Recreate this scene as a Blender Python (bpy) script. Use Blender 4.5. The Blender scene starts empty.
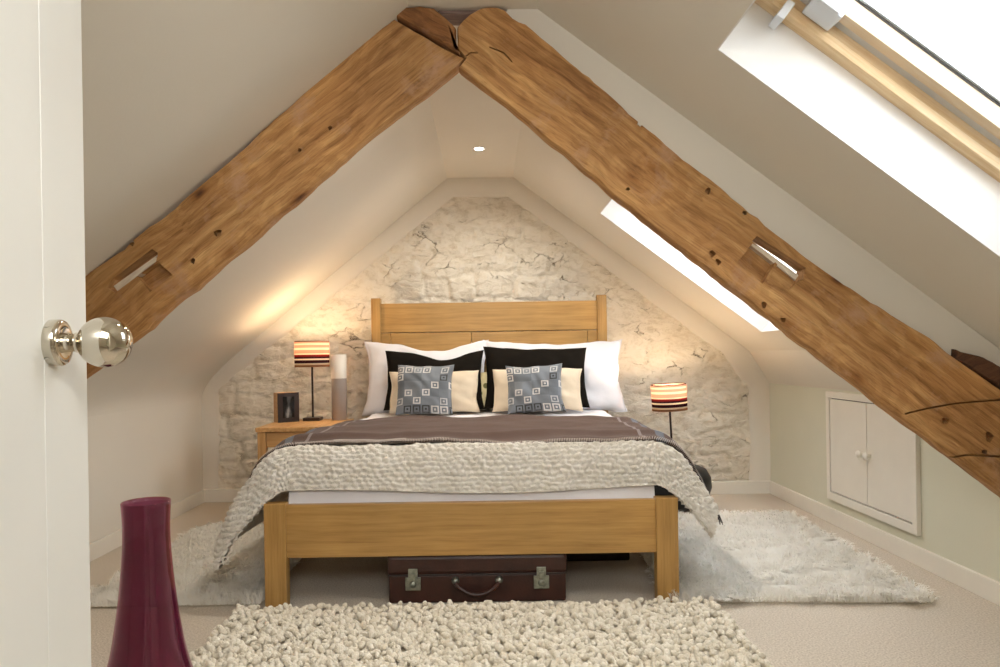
import bpy, bmesh, math, random
import numpy as np
from mathutils import Vector, Matrix, noise
random.seed(7); RNG = np.random.default_rng(11)
PI = math.pi
SC = bpy.context.scene
COL = SC.collection
H = 0.967; F = 700.0; VX, VY = 487.0, 355.0; ROLL = 0.0157
CR, SR = math.cos(ROLL), math.sin(ROLL)

def px(X, Y, d):
    """point of the place seen at pixel X,Y at distance d from the doorway"""
    dx, dy = X - VX, VY - Y
    return Vector(((dx*CR + dy*SR)*d/F, d, H + (-dx*SR + dy*CR)*d/F))

# ------------------------------------------------------------------ materials
def new_mat(name):
    m = bpy.data.materials.new(name); m.use_nodes = True
    nt = m.node_tree
    b = nt.nodes['Principled BSDF']
    return m, nt, b
def N(nt, t, **kw):
    n = nt.nodes.new(t)
    for k, v in kw.items():
        if k in n.inputs.keys(): n.inputs[k].default_value = v
        else: setattr(n, k, v)
    return n
def L(nt, a, b): nt.links.new(a, b)
def C4(c): return (c[0], c[1], c[2], 1.0)
def ramp(nt, fac, stops, interp='LINEAR'):
    r = nt.nodes.new('ShaderNodeValToRGB'); r.color_ramp.interpolation = interp
    cr = r.color_ramp
    while len(cr.elements) < len(stops): cr.elements.new(0.5)
    for e, (p, c) in zip(cr.elements, stops): e.position = p; e.color = C4(c)
    L(nt, fac, r.inputs['Fac']); return r
def coords(nt, scale=(1,1,1), kind='Object', rot=(0,0,0)):
    tc = nt.nodes.new('ShaderNodeTexCoord'); mp = nt.nodes.new('ShaderNodeMapping')
    mp.inputs['Scale'].default_value = scale; mp.inputs['Rotation'].default_value = rot
    L(nt, tc.outputs[kind], mp.inputs['Vector']); return mp.outputs['Vector']
def bump(nt, b, height, strength=0.3, dist=0.01):
    bp = N(nt, 'ShaderNodeBump', Strength=strength, Distance=dist)
    L(nt, height, bp.inputs['Height']); L(nt, bp.outputs['Normal'], b.inputs['Normal']); return bp
def plain(name, col, rough=0.6, metal=0.0, var=0.06, nscale=8.0, bumps=0.0, bscale=200.0, bdist=0.002, sheen=0.0, spec=None):
    m, nt, b = new_mat(name)
    v = coords(nt)
    n = N(nt, 'ShaderNodeTexNoise', Scale=nscale, Detail=4.0); L(nt, v, n.inputs['Vector'])
    lo = [max(0, c*(1-var)) for c in col]; hi = [min(1, c*(1+var)) for c in col]
    r = ramp(nt, n.outputs['Fac'], [(0.3, lo), (0.7, hi)])
    L(nt, r.outputs['Color'], b.inputs['Base Color'])
    b.inputs['Roughness'].default_value = rough; b.inputs['Metallic'].default_value = metal
    if spec is not None: b.inputs['Specular IOR Level'].default_value = spec
    if sheen: b.inputs['Sheen Weight'].default_value = sheen
    if bumps:
        n2 = N(nt, 'ShaderNodeTexNoise', Scale=bscale, Detail=3.0); L(nt, v, n2.inputs['Vector'])
        bump(nt, b, n2.outputs['Fac'], bumps, bdist)
    return m
def wood(name, c1, c2, c3, stretch=(1.2, 14, 14), rough=0.45, knots=False, bumpd=0.0015, dirt=0.0, off=0.0, wavy=2.5):
    """grain runs along local X"""
    m, nt, b = new_mat(name)
    v0 = coords(nt)
    mp = nt.nodes.new('ShaderNodeMapping'); mp.inputs['Scale'].default_value = stretch; mp.inputs['Location'].default_value = (off, off, off)
    w = N(nt, 'ShaderNodeTexNoise', Scale=3.0, Detail=3.0); L(nt, v0, w.inputs['Vector'])
    sub = N(nt, 'ShaderNodeVectorMath', operation='MULTIPLY_ADD')
    L(nt, w.outputs['Color'], sub.inputs[0]); sub.inputs[1].default_value = (0.0, 0.03*wavy, 0.03*wavy); L(nt, v0, sub.inputs[2])
    L(nt, sub.outputs[0], mp.inputs['Vector'])
    g = N(nt, 'ShaderNodeTexNoise', Scale=3.0, Detail=8.0, Roughness=0.65); L(nt, mp.outputs[0], g.inputs['Vector'])
    big = N(nt, 'ShaderNodeTexNoise', Scale=2.2, Detail=3.0); L(nt, v0, big.inputs['Vector'])
    r = ramp(nt, g.outputs['Fac'], [(0.3, c1), (0.5, c2), (0.7, c3)])
    r2 = ramp(nt, big.outputs['Fac'], [(0.3, (0.72,)*3), (0.7, (1.12, 1.1, 1.08))])
    mx = N(nt, 'ShaderNodeMix', data_type='RGBA', blend_type='MULTIPLY'); mx.inputs[0].default_value = 0.8
    L(nt, r.outputs[0], mx.inputs[6]); L(nt, r2.outputs[0], mx.inputs[7])
    out = mx.outputs[2]; hgt = g.outputs['Fac']
    if knots:
        mpf = nt.nodes.new('ShaderNodeMapping'); mpf.inputs['Scale'].default_value = (stretch[0]*4, stretch[1]*7, stretch[2]*7); L(nt, sub.outputs[0], mpf.inputs['Vector'])
        fg = N(nt, 'ShaderNodeTexNoise', Scale=3.0, Detail=5.0, Roughness=0.7); L(nt, mpf.outputs[0], fg.inputs['Vector'])
        fr_ = ramp(nt, fg.outputs['Fac'], [(0.34, (0.42, 0.36, 0.3)), (0.48, (1, 1, 1)), (0.7, (1.18, 1.16, 1.12))])
        mf = N(nt, 'ShaderNodeMix', data_type='RGBA', blend_type='MULTIPLY'); mf.inputs[0].default_value = 0.5; L(nt, out, mf.inputs[6]); L(nt, fr_.outputs[0], mf.inputs[7]); out = mf.outputs[2]
        hs_ = N(nt, 'ShaderNodeMath', operation='MULTIPLY_ADD'); L(nt, fg.outputs['Fac'], hs_.inputs[0]); hs_.inputs[1].default_value = 0.5; L(nt, g.outputs['Fac'], hs_.inputs[2]); hgt = hs_.outputs[0]
    if knots:
        vo = N(nt, 'ShaderNodeTexVoronoi', Scale=1.0); mp2 = nt.nodes.new('ShaderNodeMapping')
        mp2.inputs['Scale'].default_value = (3.1, 6, 6.5); L(nt, sub.outputs[0], mp2.inputs['Vector']); L(nt, mp2.outputs[0], vo.inputs['Vector'])
        # growth rings swirl about each knot
        wv = N(nt, 'ShaderNodeMath', operation='MULTIPLY'); L(nt, vo.outputs['Distance'], wv.inputs[0]); wv.inputs[1].default_value = 34.0
        ns = N(nt, 'ShaderNodeMath', operation='MULTIPLY_ADD'); L(nt, g.outputs['Fac'], ns.inputs[0]); ns.inputs[1].default_value = 9.0; L(nt, wv.outputs[0], ns.inputs[2])
        sn = N(nt, 'ShaderNodeMath', operation='SINE'); L(nt, ns.outputs[0], sn.inputs[0])
        rr = ramp(nt, sn.outputs[0], [(0.0, (0.83, 0.78, 0.7)), (0.6, (1.03, 1.03, 1.03))])
        m3 = N(nt, 'ShaderNodeMix', data_type='RGBA', blend_type='MULTIPLY'); m3.inputs[0].default_value = 0.55
        L(nt, out, m3.inputs[6]); L(nt, rr.outputs[0], m3.inputs[7])
        kr = ramp(nt, vo.outputs['Distance'], [(0.02, (0.12, 0.05, 0.02)), (0.09, (0.62, 0.5, 0.38)), (0.17, (1, 1, 1))])
        m4 = N(nt, 'ShaderNodeMix', data_type='RGBA', blend_type='MULTIPLY'); m4.inputs[0].default_value = 0.9
        L(nt, m3.outputs[2], m4.inputs[6]); L(nt, kr.outputs[0], m4.inputs[7])
        out = m4.outputs[2]
        # silvery worn patches
        pt = N(nt, 'ShaderNodeTexNoise', Scale=5.0, Detail=6.0, Roughness=0.7); L(nt, v0, pt.inputs['Vector'])
        pr = ramp(nt, pt.outputs['Fac'], [(0.55, (0, 0, 0)), (0.75, (1, 1, 1))])
        m5 = N(nt, 'ShaderNodeMix', data_type='RGBA', blend_type='MIX'); L(nt, pr.outputs[0], m5.inputs[0])
        L(nt, out, m5.inputs[6]); m5.inputs[7].default_value = C4([min(1, c*0.9+0.06) for c in (c2[0], c2[1]*1.05, c2[2]*1.5)])
        out = m5.outputs[2]
    L(nt, out, b.inputs['Base Color']); b.inputs['Roughness'].default_value = rough
    bump(nt, b, hgt, 0.6 if knots else 0.25, bumpd)
    return m

M = {}
M['plaster'] = plain('ivory_plaster', (0.73, 0.69, 0.61), 0.9, var=0.02, nscale=2, bumps=0.15, bscale=90, bdist=0.002, spec=0.2)
M['plaster_right'] = plain('sage_white_plaster', (0.64, 0.64, 0.53), 0.9, var=0.03, nscale=2, bumps=0.15, bscale=90, bdist=0.002, spec=0.2)
M['plaster_left'] = plain('pale_grey_plaster', (0.62, 0.60, 0.54), 0.9, var=0.03, nscale=2, bumps=0.12, bscale=90, bdist=0.002, spec=0.2)
M['reveal'] = plain('white_reveal_paint', (0.80, 0.79, 0.77), 0.85, var=0.01, bumps=0.1, bscale=120)
M['white_paint'] = plain('white_gloss_paint', (0.76, 0.73, 0.66), 0.4, var=0.02)
M['door_paint'] = plain('white_door_paint', (0.77, 0.77, 0.73), 0.45, var=0.02, nscale=3, bumps=0.05, bscale=60)
M['beam'] = wood('old_oak_beam', (0.24, 0.105, 0.032), (0.50, 0.262, 0.092), (0.68, 0.42, 0.18), stretch=(0.55, 11, 11), wavy=1.6, rough=0.75, knots=True, bumpd=0.006)
M['beam_dark'] = wood('dark_old_beam', (0.03, 0.012, 0.006), (0.12, 0.05, 0.022), (0.22, 0.10, 0.05), stretch=(1, 12, 12), rough=0.8, knots=True, bumpd=0.006, off=5)
M['beam_grey'] = wood('grey_ridge_wood', (0.14, 0.09, 0.075), (0.26, 0.18, 0.15), (0.4, 0.3, 0.25), stretch=(1, 12, 12), rough=0.85, off=3)
M['oak'] = wood('honey_oak', (0.34, 0.180, 0.050), (0.46, 0.262, 0.078), (0.54, 0.325, 0.11), stretch=(0.9, 22, 22), rough=0.38, bumpd=0.0006, wavy=0.6)
M['oak_groove'] = plain('oak_groove_shadow_gap', (0.16, 0.07, 0.02), 0.7)
M['oak_light'] = wood('pale_oak_table', (0.44, 0.22, 0.07), (0.58, 0.32, 0.12), (0.68, 0.42, 0.18), stretch=(0.9, 20, 20), rough=0.4, bumpd=0.0006, off=2, wavy=0.6)
M['pine'] = wood('lacquered_pine', (0.64, 0.43, 0.22), (0.78, 0.58, 0.34), (0.86, 0.70, 0.47), stretch=(0.6, 20, 20), rough=0.5, bumpd=0.0004, off=1, wavy=1.0)
M['pine_pale'] = wood('pale_pine', (0.74, 0.58, 0.40), (0.82, 0.68, 0.50), (0.88, 0.77, 0.62), stretch=(0.6, 20, 20), rough=0.35, bumpd=0.0004, off=8, wavy=1.0)
M['batten'] = wood('pale_batten', (0.62, 0.5, 0.38), (0.78, 0.68, 0.54), (0.86, 0.78, 0.66), stretch=(1, 20, 20), rough=0.6)
M['alu'] = plain('grey_aluminium', (0.66, 0.69, 0.73), 0.45, 0.1, var=0.02)
M['seal'] = plain('black_rubber_seal', (0.02, 0.02, 0.02), 0.6)
M['chrome'] = plain('polished_nickel', (0.66, 0.61, 0.52), 0.05, 1.0, var=0.01)
M['black_metal'] = plain('dark_lamp_metal', (0.05, 0.035, 0.03), 0.35, 0.6)
M['brass_old'] = plain('tarnished_lock_metal', (0.30, 0.32, 0.27), 0.42, 0.85, var=0.3, nscale=60)
M['leather'] = plain('brown_suitcase_leather', (0.042, 0.013, 0.008), 0.42, var=0.35, nscale=12, bumps=0.4, bscale=120, bdist=0.002)
M['leather_dark'] = plain('black_brown_leather', (0.022, 0.012, 0.01), 0.45, var=0.3, nscale=12, bumps=0.4, bscale=120)
M['pouf'] = plain('black_pouf_leather', (0.008, 0.008, 0.009), 0.5, var=0.2, bumps=0.2, bscale=80)
M['cotton'] = plain('white_cotton', (0.80, 0.78, 0.80), 0.85, var=0.015, bumps=0.12, bscale=26, bdist=0.012, sheen=0.2)
M['cotton_fine'] = plain('white_pillow_cotton', (0.74, 0.73, 0.765), 0.85, var=0.015, bumps=0.2, bscale=18, bdist=0.012, sheen=0.2)
M['black_cloth'] = plain('black_cotton', (0.009, 0.007, 0.005), 0.9, var=0.3, bumps=0.2, bscale=60, bdist=0.004, spec=0.08)
M['brown_cloth'] = plain('dark_brown_satin_edge', (0.022, 0.013, 0.008), 0.5, var=0.3)
M['beige_cloth'] = plain('beige_linen', (0.66, 0.55, 0.41), 0.8, var=0.05, bumps=0.25, bscale=50, bdist=0.004)
M['cream_vase'] = plain('white_ceramic', (0.78, 0.72, 0.64), 0.35, var=0.02)
M['grey_vase'] = plain('grey_ceramic', (0.36, 0.31, 0.28), 0.3, var=0.05)
M['gap_shade'] = plain('dark_gap_shade', (0.02, 0.012, 0.008), 0.9)

def mat_carpet():
    m, nt, b = new_mat('cream_loop_carpet'); v = coords(nt)
    n = N(nt, 'ShaderNodeTexNoise', Scale=160.0, Detail=2.0); L(nt, v, n.inputs['Vector'])
    n2 = N(nt, 'ShaderNodeTexNoise', Scale=2.0, Detail=2.0); L(nt, v, n2.inputs['Vector'])
    r = ramp(nt, n.outputs['Fac'], [(0.3, (0.43, 0.375, 0.305)), (0.65, (0.64, 0.575, 0.49))])
    L(nt, r.outputs[0], b.inputs['Base Color']); b.inputs['Roughness'].default_value = 1.0
    b.inputs['Specular IOR Level'].default_value = 0.1
    bump(nt, b, n.outputs['Fac'], 0.6, 0.004); return m
M['carpet'] = mat_carpet()

def mat_stone():
    m, nt, b = new_mat('whitewashed_stone'); v = coords(nt, (1.0, 1.0, 1.7))
    w = N(nt, 'ShaderNodeTexNoise', Scale=3.0, Detail=6.0, Roughness=0.6); L(nt, v, w.inputs['Vector'])
    ad = N(nt, 'ShaderNodeVectorMath', operation='MULTIPLY_ADD'); L(nt, w.outputs['Color'], ad.inputs[0]); ad.inputs[1].default_value = (0.35,)*3; L(nt, v, ad.inputs[2])
    vo = N(nt, 'ShaderNodeTexVoronoi', feature='DISTANCE_TO_EDGE', Scale=5.5); L(nt, ad.outputs[0], vo.inputs['Vector'])
    mask = N(nt, 'ShaderNodeTexNoise', Scale=4.0, Detail=4.0, Roughness=0.7); L(nt, v, mask.inputs['Vector'])
    cr = ramp(nt, vo.outputs['Distance'], [(0.0, (1, 1, 1)), (0.02, (0, 0, 0))])
    mr = ramp(nt, mask.outputs['Fac'], [(0.52, (0, 0, 0)), (0.64, (1, 1, 1))])
    mu = N(nt, 'ShaderNodeMath', operation='MULTIPLY'); L(nt, cr.outputs[0], mu.inputs[0]); L(nt, mr.outputs[0], mu.inputs[1])
    fine = N(nt, 'ShaderNodeTexNoise', Scale=14.0, Detail=8.0, Roughness=0.65); L(nt, ad.outputs[0], fine.inputs['Vector'])
    base = ramp(nt, fine.outputs['Fac'], [(0.3, (0.62, 0.55, 0.43)), (0.5, (0.80, 0.74, 0.63)), (0.75, (0.84, 0.79, 0.70))])
    mx = N(nt, 'ShaderNodeMix', data_type='RGBA'); L(nt, mu.outputs[0], mx.inputs[0]); L(nt, base.outputs[0], mx.inputs[6]); mx.inputs[7].default_value = (0.30, 0.24, 0.16, 1)
    L(nt, mx.outputs[2], b.inputs['Base Color']); b.inputs['Roughness'].default_value = 0.95
    b.inputs['Specular IOR Level'].default_value = 0.15
    hs = N(nt, 'ShaderNodeMath', operation='MULTIPLY_ADD'); L(nt, mu.outputs[0], hs.inputs[0]); hs.inputs[1].default_value = -1.0; L(nt, fine.outputs['Fac'], hs.inputs[2])
    bump(nt, b, hs.outputs[0], 1.0, 0.02); return m
M['stone'] = mat_stone()

def mat_fluff(name, c1, c2):
    m, nt, b = new_mat(name); v = coords(nt)
    n = N(nt, 'ShaderNodeTexNoise', Scale=25.0, Detail=3.0); L(nt, v, n.inputs['Vector'])
    r = ramp(nt, n.outputs['Fac'], [(0.3, c1), (0.7, c2)]); L(nt, r.outputs[0], b.inputs['Base Color'])
    b.inputs['Roughness'].default_value = 1.0; b.inputs['Specular IOR Level'].default_value = 0.1
    b.inputs['Sheen Weight'].default_value = 0.3
    n2 = N(nt, 'ShaderNodeTexNoise', Scale=220.0, Detail=2.0); L(nt, v, n2.inputs['Vector']); bump(nt, b, n2.outputs['Fac'], 0.8, 0.007)
    return m
M['wool'] = mat_fluff('cream_bobble_wool', (0.72, 0.65, 0.52), (0.86, 0.81, 0.70))
def mat_hair(name, c1, c2):
    m, nt, b = new_mat(name); nt.nodes.remove(b); v = coords(nt)
    n = N(nt, 'ShaderNodeTexNoise', Scale=25.0, Detail=3.0); L(nt, v, n.inputs['Vector'])
    r = ramp(nt, n.outputs['Fac'], [(0.3, c1), (0.7, c2)])
    d = N(nt, 'ShaderNodeBsdfDiffuse'); t = N(nt, 'ShaderNodeBsdfTranslucent'); L(nt, r.outputs[0], d.inputs[0]); L(nt, r.outputs[0], t.inputs[0])
    mx = N(nt, 'ShaderNodeMixShader'); mx.inputs[0].default_value = 0.55; L(nt, d.outputs[0], mx.inputs[1]); L(nt, t.outputs[0], mx.inputs[2]); L(nt, mx.outputs[0], nt.nodes['Material Output'].inputs[0]); return m
M['flokati'] = mat_hair('white_long_wool', (0.94, 0.92, 0.87), (0.99, 0.98, 0.95))
M['rug_base'] = plain('rug_backing', (0.74, 0.69, 0.60), 1.0, var=0.1)
M['knit'] = mat_fluff('ivory_knit', (0.76, 0.71, 0.62), (0.90, 0.86, 0.79))

def mat_blanket():
    m, nt, b = new_mat('brown_striped_wool')
    at = N(nt, 'ShaderNodeAttribute', attribute_name='cloth'); sx = N(nt, 'ShaderNodeSeparateXYZ'); L(nt, at.outputs['Vector'], sx.inputs[0])
    ab = N(nt, 'ShaderNodeMath', operation='ABSOLUTE'); L(nt, sx.outputs[0], ab.inputs[0])
    base, dark, pale, blue = (0.078, 0.045, 0.033), (0.022, 0.016, 0.015), (0.20, 0.165, 0.155), (0.11, 0.115, 0.135)
    st = [(0.0, base), (0.60, pale), (0.612, base), (0.64, blue), (0.67, base), (0.70, pale), (0.715, base), (0.77, pale), (0.785, dark), (0.86, base), (0.91, pale), (0.92, dark)]
    dv = N(nt, 'ShaderNodeMath', operation='DIVIDE'); L(nt, ab.outputs[0], dv.inputs[0]); dv.inputs[1].default_value = 1.15
    r = ramp(nt, dv.outputs[0], st, 'CONSTANT')
    v = coords(nt); n = N(nt, 'ShaderNodeTexNoise', Scale=350.0, Detail=2.0); L(nt, v, n.inputs['Vector'])
    r2 = ramp(nt, n.outputs['Fac'], [(0.3, (0.8, 0.8, 0.8)), (0.7, (1.25, 1.25, 1.25))])
    mx = N(nt, 'ShaderNodeMix', data_type='RGBA', blend_type='MULTIPLY'); mx.inputs[0].default_value = 1.0
    L(nt, r.outputs[0], mx.inputs[6]); L(nt, r2.outputs[0], mx.inputs[7]); L(nt, mx.outputs[2], b.inputs['Base Color'])
    b.inputs['Roughness'].default_value = 0.95; b.inputs['Sheen Weight'].default_value = 0.12; b.inputs['Specular IOR Level'].default_value = 0.1
    bump(nt, b, n.outputs['Fac'], 0.4, 0.003); return m
M['blanket'] = mat_blanket()
M['stitch'] = plain('pale_blanket_stitch', (0.55, 0.48, 0.42), 0.9)
M['fringe'] = plain('dark_fringe_wool', (0.04, 0.032, 0.035), 0.9, var=0.3)

def mat_pattern():
    m, nt, b = new_mat('grey_square_pattern')
    at = N(nt, 'ShaderNodeAttribute', attribute_name='cloth')
    def mth(op, a, c=None, **k):
        n = N(nt, 'ShaderNodeMath', operation=op)
        for i, q in enumerate((a, c)):
            if q is None: continue
            if isinstance(q, (int, float)): n.inputs[i].default_value = q
            else: L(nt, q, n.inputs[i])
        return n.outputs[0]
    sc = N(nt, 'ShaderNodeVectorMath', operation='MULTIPLY'); L(nt, at.outputs['Vector'], sc.inputs[0]); sc.inputs[1].default_value = (3.1, 3.1, 0)
    ofs = N(nt, 'ShaderNodeVectorMath', operation='ADD'); L(nt, sc.outputs[0], ofs.inputs[0]); ofs.inputs[1].default_value = (7.3, 7.2, 0)
    fl = N(nt, 'ShaderNodeVectorMath', operation='FLOOR'); L(nt, ofs.outputs[0], fl.inputs[0])
    fr = N(nt, 'ShaderNodeVectorMath', operation='FRACTION'); L(nt, ofs.outputs[0], fr.inputs[0])
    sp = N(nt, 'ShaderNodeSeparateXYZ'); L(nt, fr.outputs[0], sp.inputs[0])
    wn = N(nt, 'ShaderNodeTexWhiteNoise', noise_dimensions='2D'); L(nt, fl.outputs[0], wn.inputs['Vector'])
    rs = N(nt, 'ShaderNodeSeparateXYZ'); L(nt, wn.outputs['Color'], rs.inputs[0])
    ax = mth('ABSOLUTE', mth('SUBTRACT', sp.outputs[0], 0.5)); ay = mth('ABSOLUTE', mth('SUBTRACT', sp.outputs[1], 0.5))
    ch = mth('MAXIMUM', ax, ay)
    ring = mth('MULTIPLY', mth('LESS_THAN', ch, 0.42), mth('GREATER_THAN', ch, 0.27))
    dot = mth('LESS_THAN', ch, 0.11)
    on = mth('GREATER_THAN', rs.outputs[0], 0.50)
    bg = ramp(nt, rs.outputs[1], [(0.0, (0.125, 0.138, 0.155)), (0.4, (0.155, 0.172, 0.195)), (0.75, (0.11, 0.122, 0.138))], 'CONSTANT')
    rc = ramp(nt, rs.outputs[2], [(0.0, (0.52, 0.50, 0.48)), (0.62, (0.38, 0.38, 0.38)), (0.8, (0.025, 0.025, 0.025))], 'CONSTANT')
    mx = N(nt, 'ShaderNodeMix', data_type='RGBA'); L(nt, mth('MULTIPLY', mth('MAXIMUM', ring, dot), on), mx.inputs[0])
    L(nt, bg.outputs[0], mx.inputs[6]); L(nt, rc.outputs[0], mx.inputs[7]); L(nt, mx.outputs[2], b.inputs['Base Color'])
    b.inputs['Roughness'].default_value = 0.8; b.inputs['Sheen Weight'].default_value = 0.3
    v = coords(nt); n = N(nt, 'ShaderNodeTexNoise', Scale=60.0, Detail=3.0); L(nt, v, n.inputs['Vector']); bump(nt, b, n.outputs['Fac'], 0.3, 0.004)
    return m
M['pattern'] = mat_pattern()

def mat_floral():
    m, nt, b = new_mat('cream_olive_floral'); v = coords(nt)
    n = N(nt, 'ShaderNodeTexVoronoi', Scale=16.0); L(nt, v, n.inputs['Vector'])
    r = ramp(nt, n.outputs['Distance'], [(0.0, (0.16, 0.15, 0.05)), (0.28, (0.16, 0.15, 0.05)), (0.33, (0.72, 0.63, 0.36))])
    L(nt, r.outputs[0], b.inputs['Base Color']); b.inputs['Roughness'].default_value = 0.8; return m
M['floral'] = mat_floral()

def mat_shade():
    m, nt, b = new_mat('striped_lamp_shade')
    tc = nt.nodes.new('ShaderNodeTexCoord'); s = N(nt, 'ShaderNodeSeparateXYZ'); L(nt, tc.outputs['Object'], s.inputs[0])
    mr = N(nt, 'ShaderNodeMapRange'); L(nt, s.outputs[2], mr.inputs[0]); mr.inputs[1].default_value = 0.335; mr.inputs[2].default_value = 0.50
    cream, red, purple, tan, dark = (0.86, 0.78, 0.66), (0.26, 0.035, 0.03), (0.06, 0.022, 0.03), (0.42, 0.23, 0.13), (0.03, 0.015, 0.012)
    pink = (0.58, 0.37, 0.29)
    r = ramp(nt, mr.outputs[0], [(0, tan), (0.09, cream), (0.16, purple), (0.27, cream), (0.33, purple), (0.40, red), (0.48, cream), (0.53, pink), (0.66, cream), (0.74, pink), (0.84, cream), (0.91, pink), (0.965, dark)], 'CONSTANT')
    v = coords(nt); w = N(nt, 'ShaderNodeTexNoise', Scale=300.0); L(nt, v, w.inputs['Vector'])
    out = nt.nodes['Material Output']; tr = N(nt, 'ShaderNodeBsdfTranslucent'); df = N(nt, 'ShaderNodeBsdfDiffuse')
    L(nt, r.outputs[0], tr.inputs[0]); L(nt, r.outputs[0], df.inputs[0])
    bp = N(nt, 'ShaderNodeBump', Strength=0.2, Distance=0.001); L(nt, w.outputs['Fac'], bp.inputs['Height']); L(nt, bp.outputs[0], df.inputs['Normal'])
    mx = N(nt, 'ShaderNodeMixShader'); mx.inputs[0].default_value = 0.55; L(nt, df.outputs[0], mx.inputs[1]); L(nt, tr.outputs[0], mx.inputs[2])
    L(nt, mx.outputs[0], out.inputs[0]); return m
M['shade'] = mat_shade()

def mat_glow(name, col, st):
    m, nt, b = new_mat(name); nt.nodes.remove(b); e = N(nt, 'ShaderNodeEmission'); e.inputs[0].default_value = C4(col); e.inputs[1].default_value = st
    L(nt, e.outputs[0], nt.nodes['Material Output'].inputs[0]); return m
M['bulb'] = mat_glow('warm_bulb', (1.0, 0.72, 0.42), 12)
M['spot'] = mat_glow('downlight_lamp', (1.0, 0.9, 0.75), 25)

def facing(nt, lo, hi):
    lw = N(nt, 'ShaderNodeLayerWeight', Blend=0.5); p = N(nt, 'ShaderNodeMath', operation='POWER'); L(nt, lw.outputs['Facing'], p.inputs[0]); p.inputs[1].default_value = 4.0
    q = N(nt, 'ShaderNodeMath', operation='MULTIPLY_ADD'); L(nt, p.outputs[0], q.inputs[0]); q.inputs[1].default_value = hi-lo; q.inputs[2].default_value = lo
    return q.outputs[0]
def mat_pane():
    m, nt, b = new_mat('window_glass'); nt.nodes.remove(b)
    t = N(nt, 'ShaderNodeBsdfTransparent'); t.inputs[0].default_value = (0.96, 0.98, 0.98, 1)
    g = N(nt, 'ShaderNodeBsdfGlossy'); g.inputs['Roughness'].default_value = 0.02
    mx = N(nt, 'ShaderNodeMixShader'); L(nt, facing(nt, 0.04, 0.7), mx.inputs[0]); L(nt, t.outputs[0], mx.inputs[1]); L(nt, g.outputs[0], mx.inputs[2])
    L(nt, mx.outputs[0], nt.nodes['Material Output'].inputs[0]); return m
M['pane'] = mat_pane()

def mat_vase():
    m, nt, b = new_mat('plum_glass'); nt.nodes.remove(b)
    v = coords(nt); n = N(nt, 'ShaderNodeTexNoise', Scale=3.0, Detail=2.0); L(nt, v, n.inputs['Vector'])
    r = ramp(nt, n.outputs['Fac'], [(0.3, (0.66, 0.36, 0.50)), (0.7, (0.72, 0.42, 0.56))])
    t = N(nt, 'ShaderNodeBsdfTransparent'); L(nt, r.outputs[0], t.inputs[0])
    d = N(nt, 'ShaderNodeBsdfDiffuse'); d.inputs[0].default_value = (0.20, 0.04, 0.095, 1)
    g = N(nt, 'ShaderNodeBsdfGlossy'); g.inputs['Roughness'].default_value = 0.04; g.inputs[0].default_value = (1, 0.93, 0.95, 1)
    m1 = N(nt, 'ShaderNodeMixShader'); m1.inputs[0].default_value = 0.16; L(nt, t.outputs[0], m1.inputs[1]); L(nt, d.outputs[0], m1.inputs[2])
    m2 = N(nt, 'ShaderNodeMixShader'); L(nt, facing(nt, 0.06, 0.7), m2.inputs[0]); L(nt, m1.outputs[0], m2.inputs[1]); L(nt, g.outputs[0], m2.inputs[2])
    L(nt, m2.outputs[0], nt.nodes['Material Output'].inputs[0]); return m
M['plum'] = mat_vase()

def mat_photo():
    m, nt, b = new_mat('dark_photograph'); v = coords(nt, (26, 26, 9))
    n = N(nt, 'ShaderNodeTexNoise', Scale=1.0, Detail=5.0); L(nt, v, n.inputs['Vector'])
    tc = nt.nodes.new('ShaderNodeTexCoord'); s = N(nt, 'ShaderNodeSeparateXYZ'); L(nt, tc.outputs['Object'], s.inputs[0])
    a = N(nt, 'ShaderNodeMath', operation='ABSOLUTE'); L(nt, s.outputs[0], a.inputs[0])
    q = N(nt, 'ShaderNodeMath', operation='MULTIPLY_ADD'); L(nt, a.outputs[0], q.inputs[0]); q.inputs[1].default_value = -7.0; L(nt, n.outputs['Fac'], q.inputs[2])
    r = ramp(nt, q.outputs[0], [(0.36, (0.008, 0.008, 0.008)), (0.50, (0.09, 0.09, 0.09)), (0.62, (0.35, 0.35, 0.34))])
    L(nt, r.outputs[0], b.inputs['Base Color']); b.inputs['Roughness'].default_value = 0.15; return m
M['photo'] = mat_photo()

# ------------------------------------------------------------------ object helpers
def link(name, me, mat, parent=None, smooth=False):
    me.name = name
    o = bpy.data.objects.new(name, me); COL.objects.link(o)
    if mat: me.materials.append(mat)
    if parent: o.parent = parent
    if smooth: me.shade_smooth()
    return o
def from_bm(name, bm, mat, parent=None, smooth=False, recalc=True):
    if recalc: bmesh.ops.recalc_face_normals(bm, faces=bm.faces)
    me = bpy.data.meshes.new(name); bm.to_mesh(me); bm.free()
    return link(name, me, mat, parent, smooth)
def from_np(name, V, Fc, mat, parent=None, smooth=True):
    me = bpy.data.meshes.new(name)
    V = np.asarray(V, dtype=np.float32); Fc = np.asarray(Fc, dtype=np.int32)
    me.vertices.add(len(V)); me.vertices.foreach_set('co', V.ravel())
    n, k = Fc.shape
    me.loops.add(n*k); me.loops.foreach_set('vertex_index', Fc.ravel())
    me.polygons.add(n); me.polygons.foreach_set('loop_start', np.arange(0, n*k, k, dtype=np.int32))
    me.update(calc_edges=True); me.validate()
    return link(name, me, mat, parent, smooth)
def tag(o, label=None, cat=None, group=None, kind=None):
    if label: o['label'] = label
    if cat: o['category'] = cat
    if group: o['group'] = group
    if kind: o['kind'] = kind
    return o
def thing(name, label, cat, loc=(0,0,0), rot=(0,0,0), group=None):
    o = bpy.data.objects.new(name, None); COL.objects.link(o); o.empty_display_size = 0.1
    o.location = loc; o.rotation_euler = rot
    return tag(o, label, cat, group)
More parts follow.
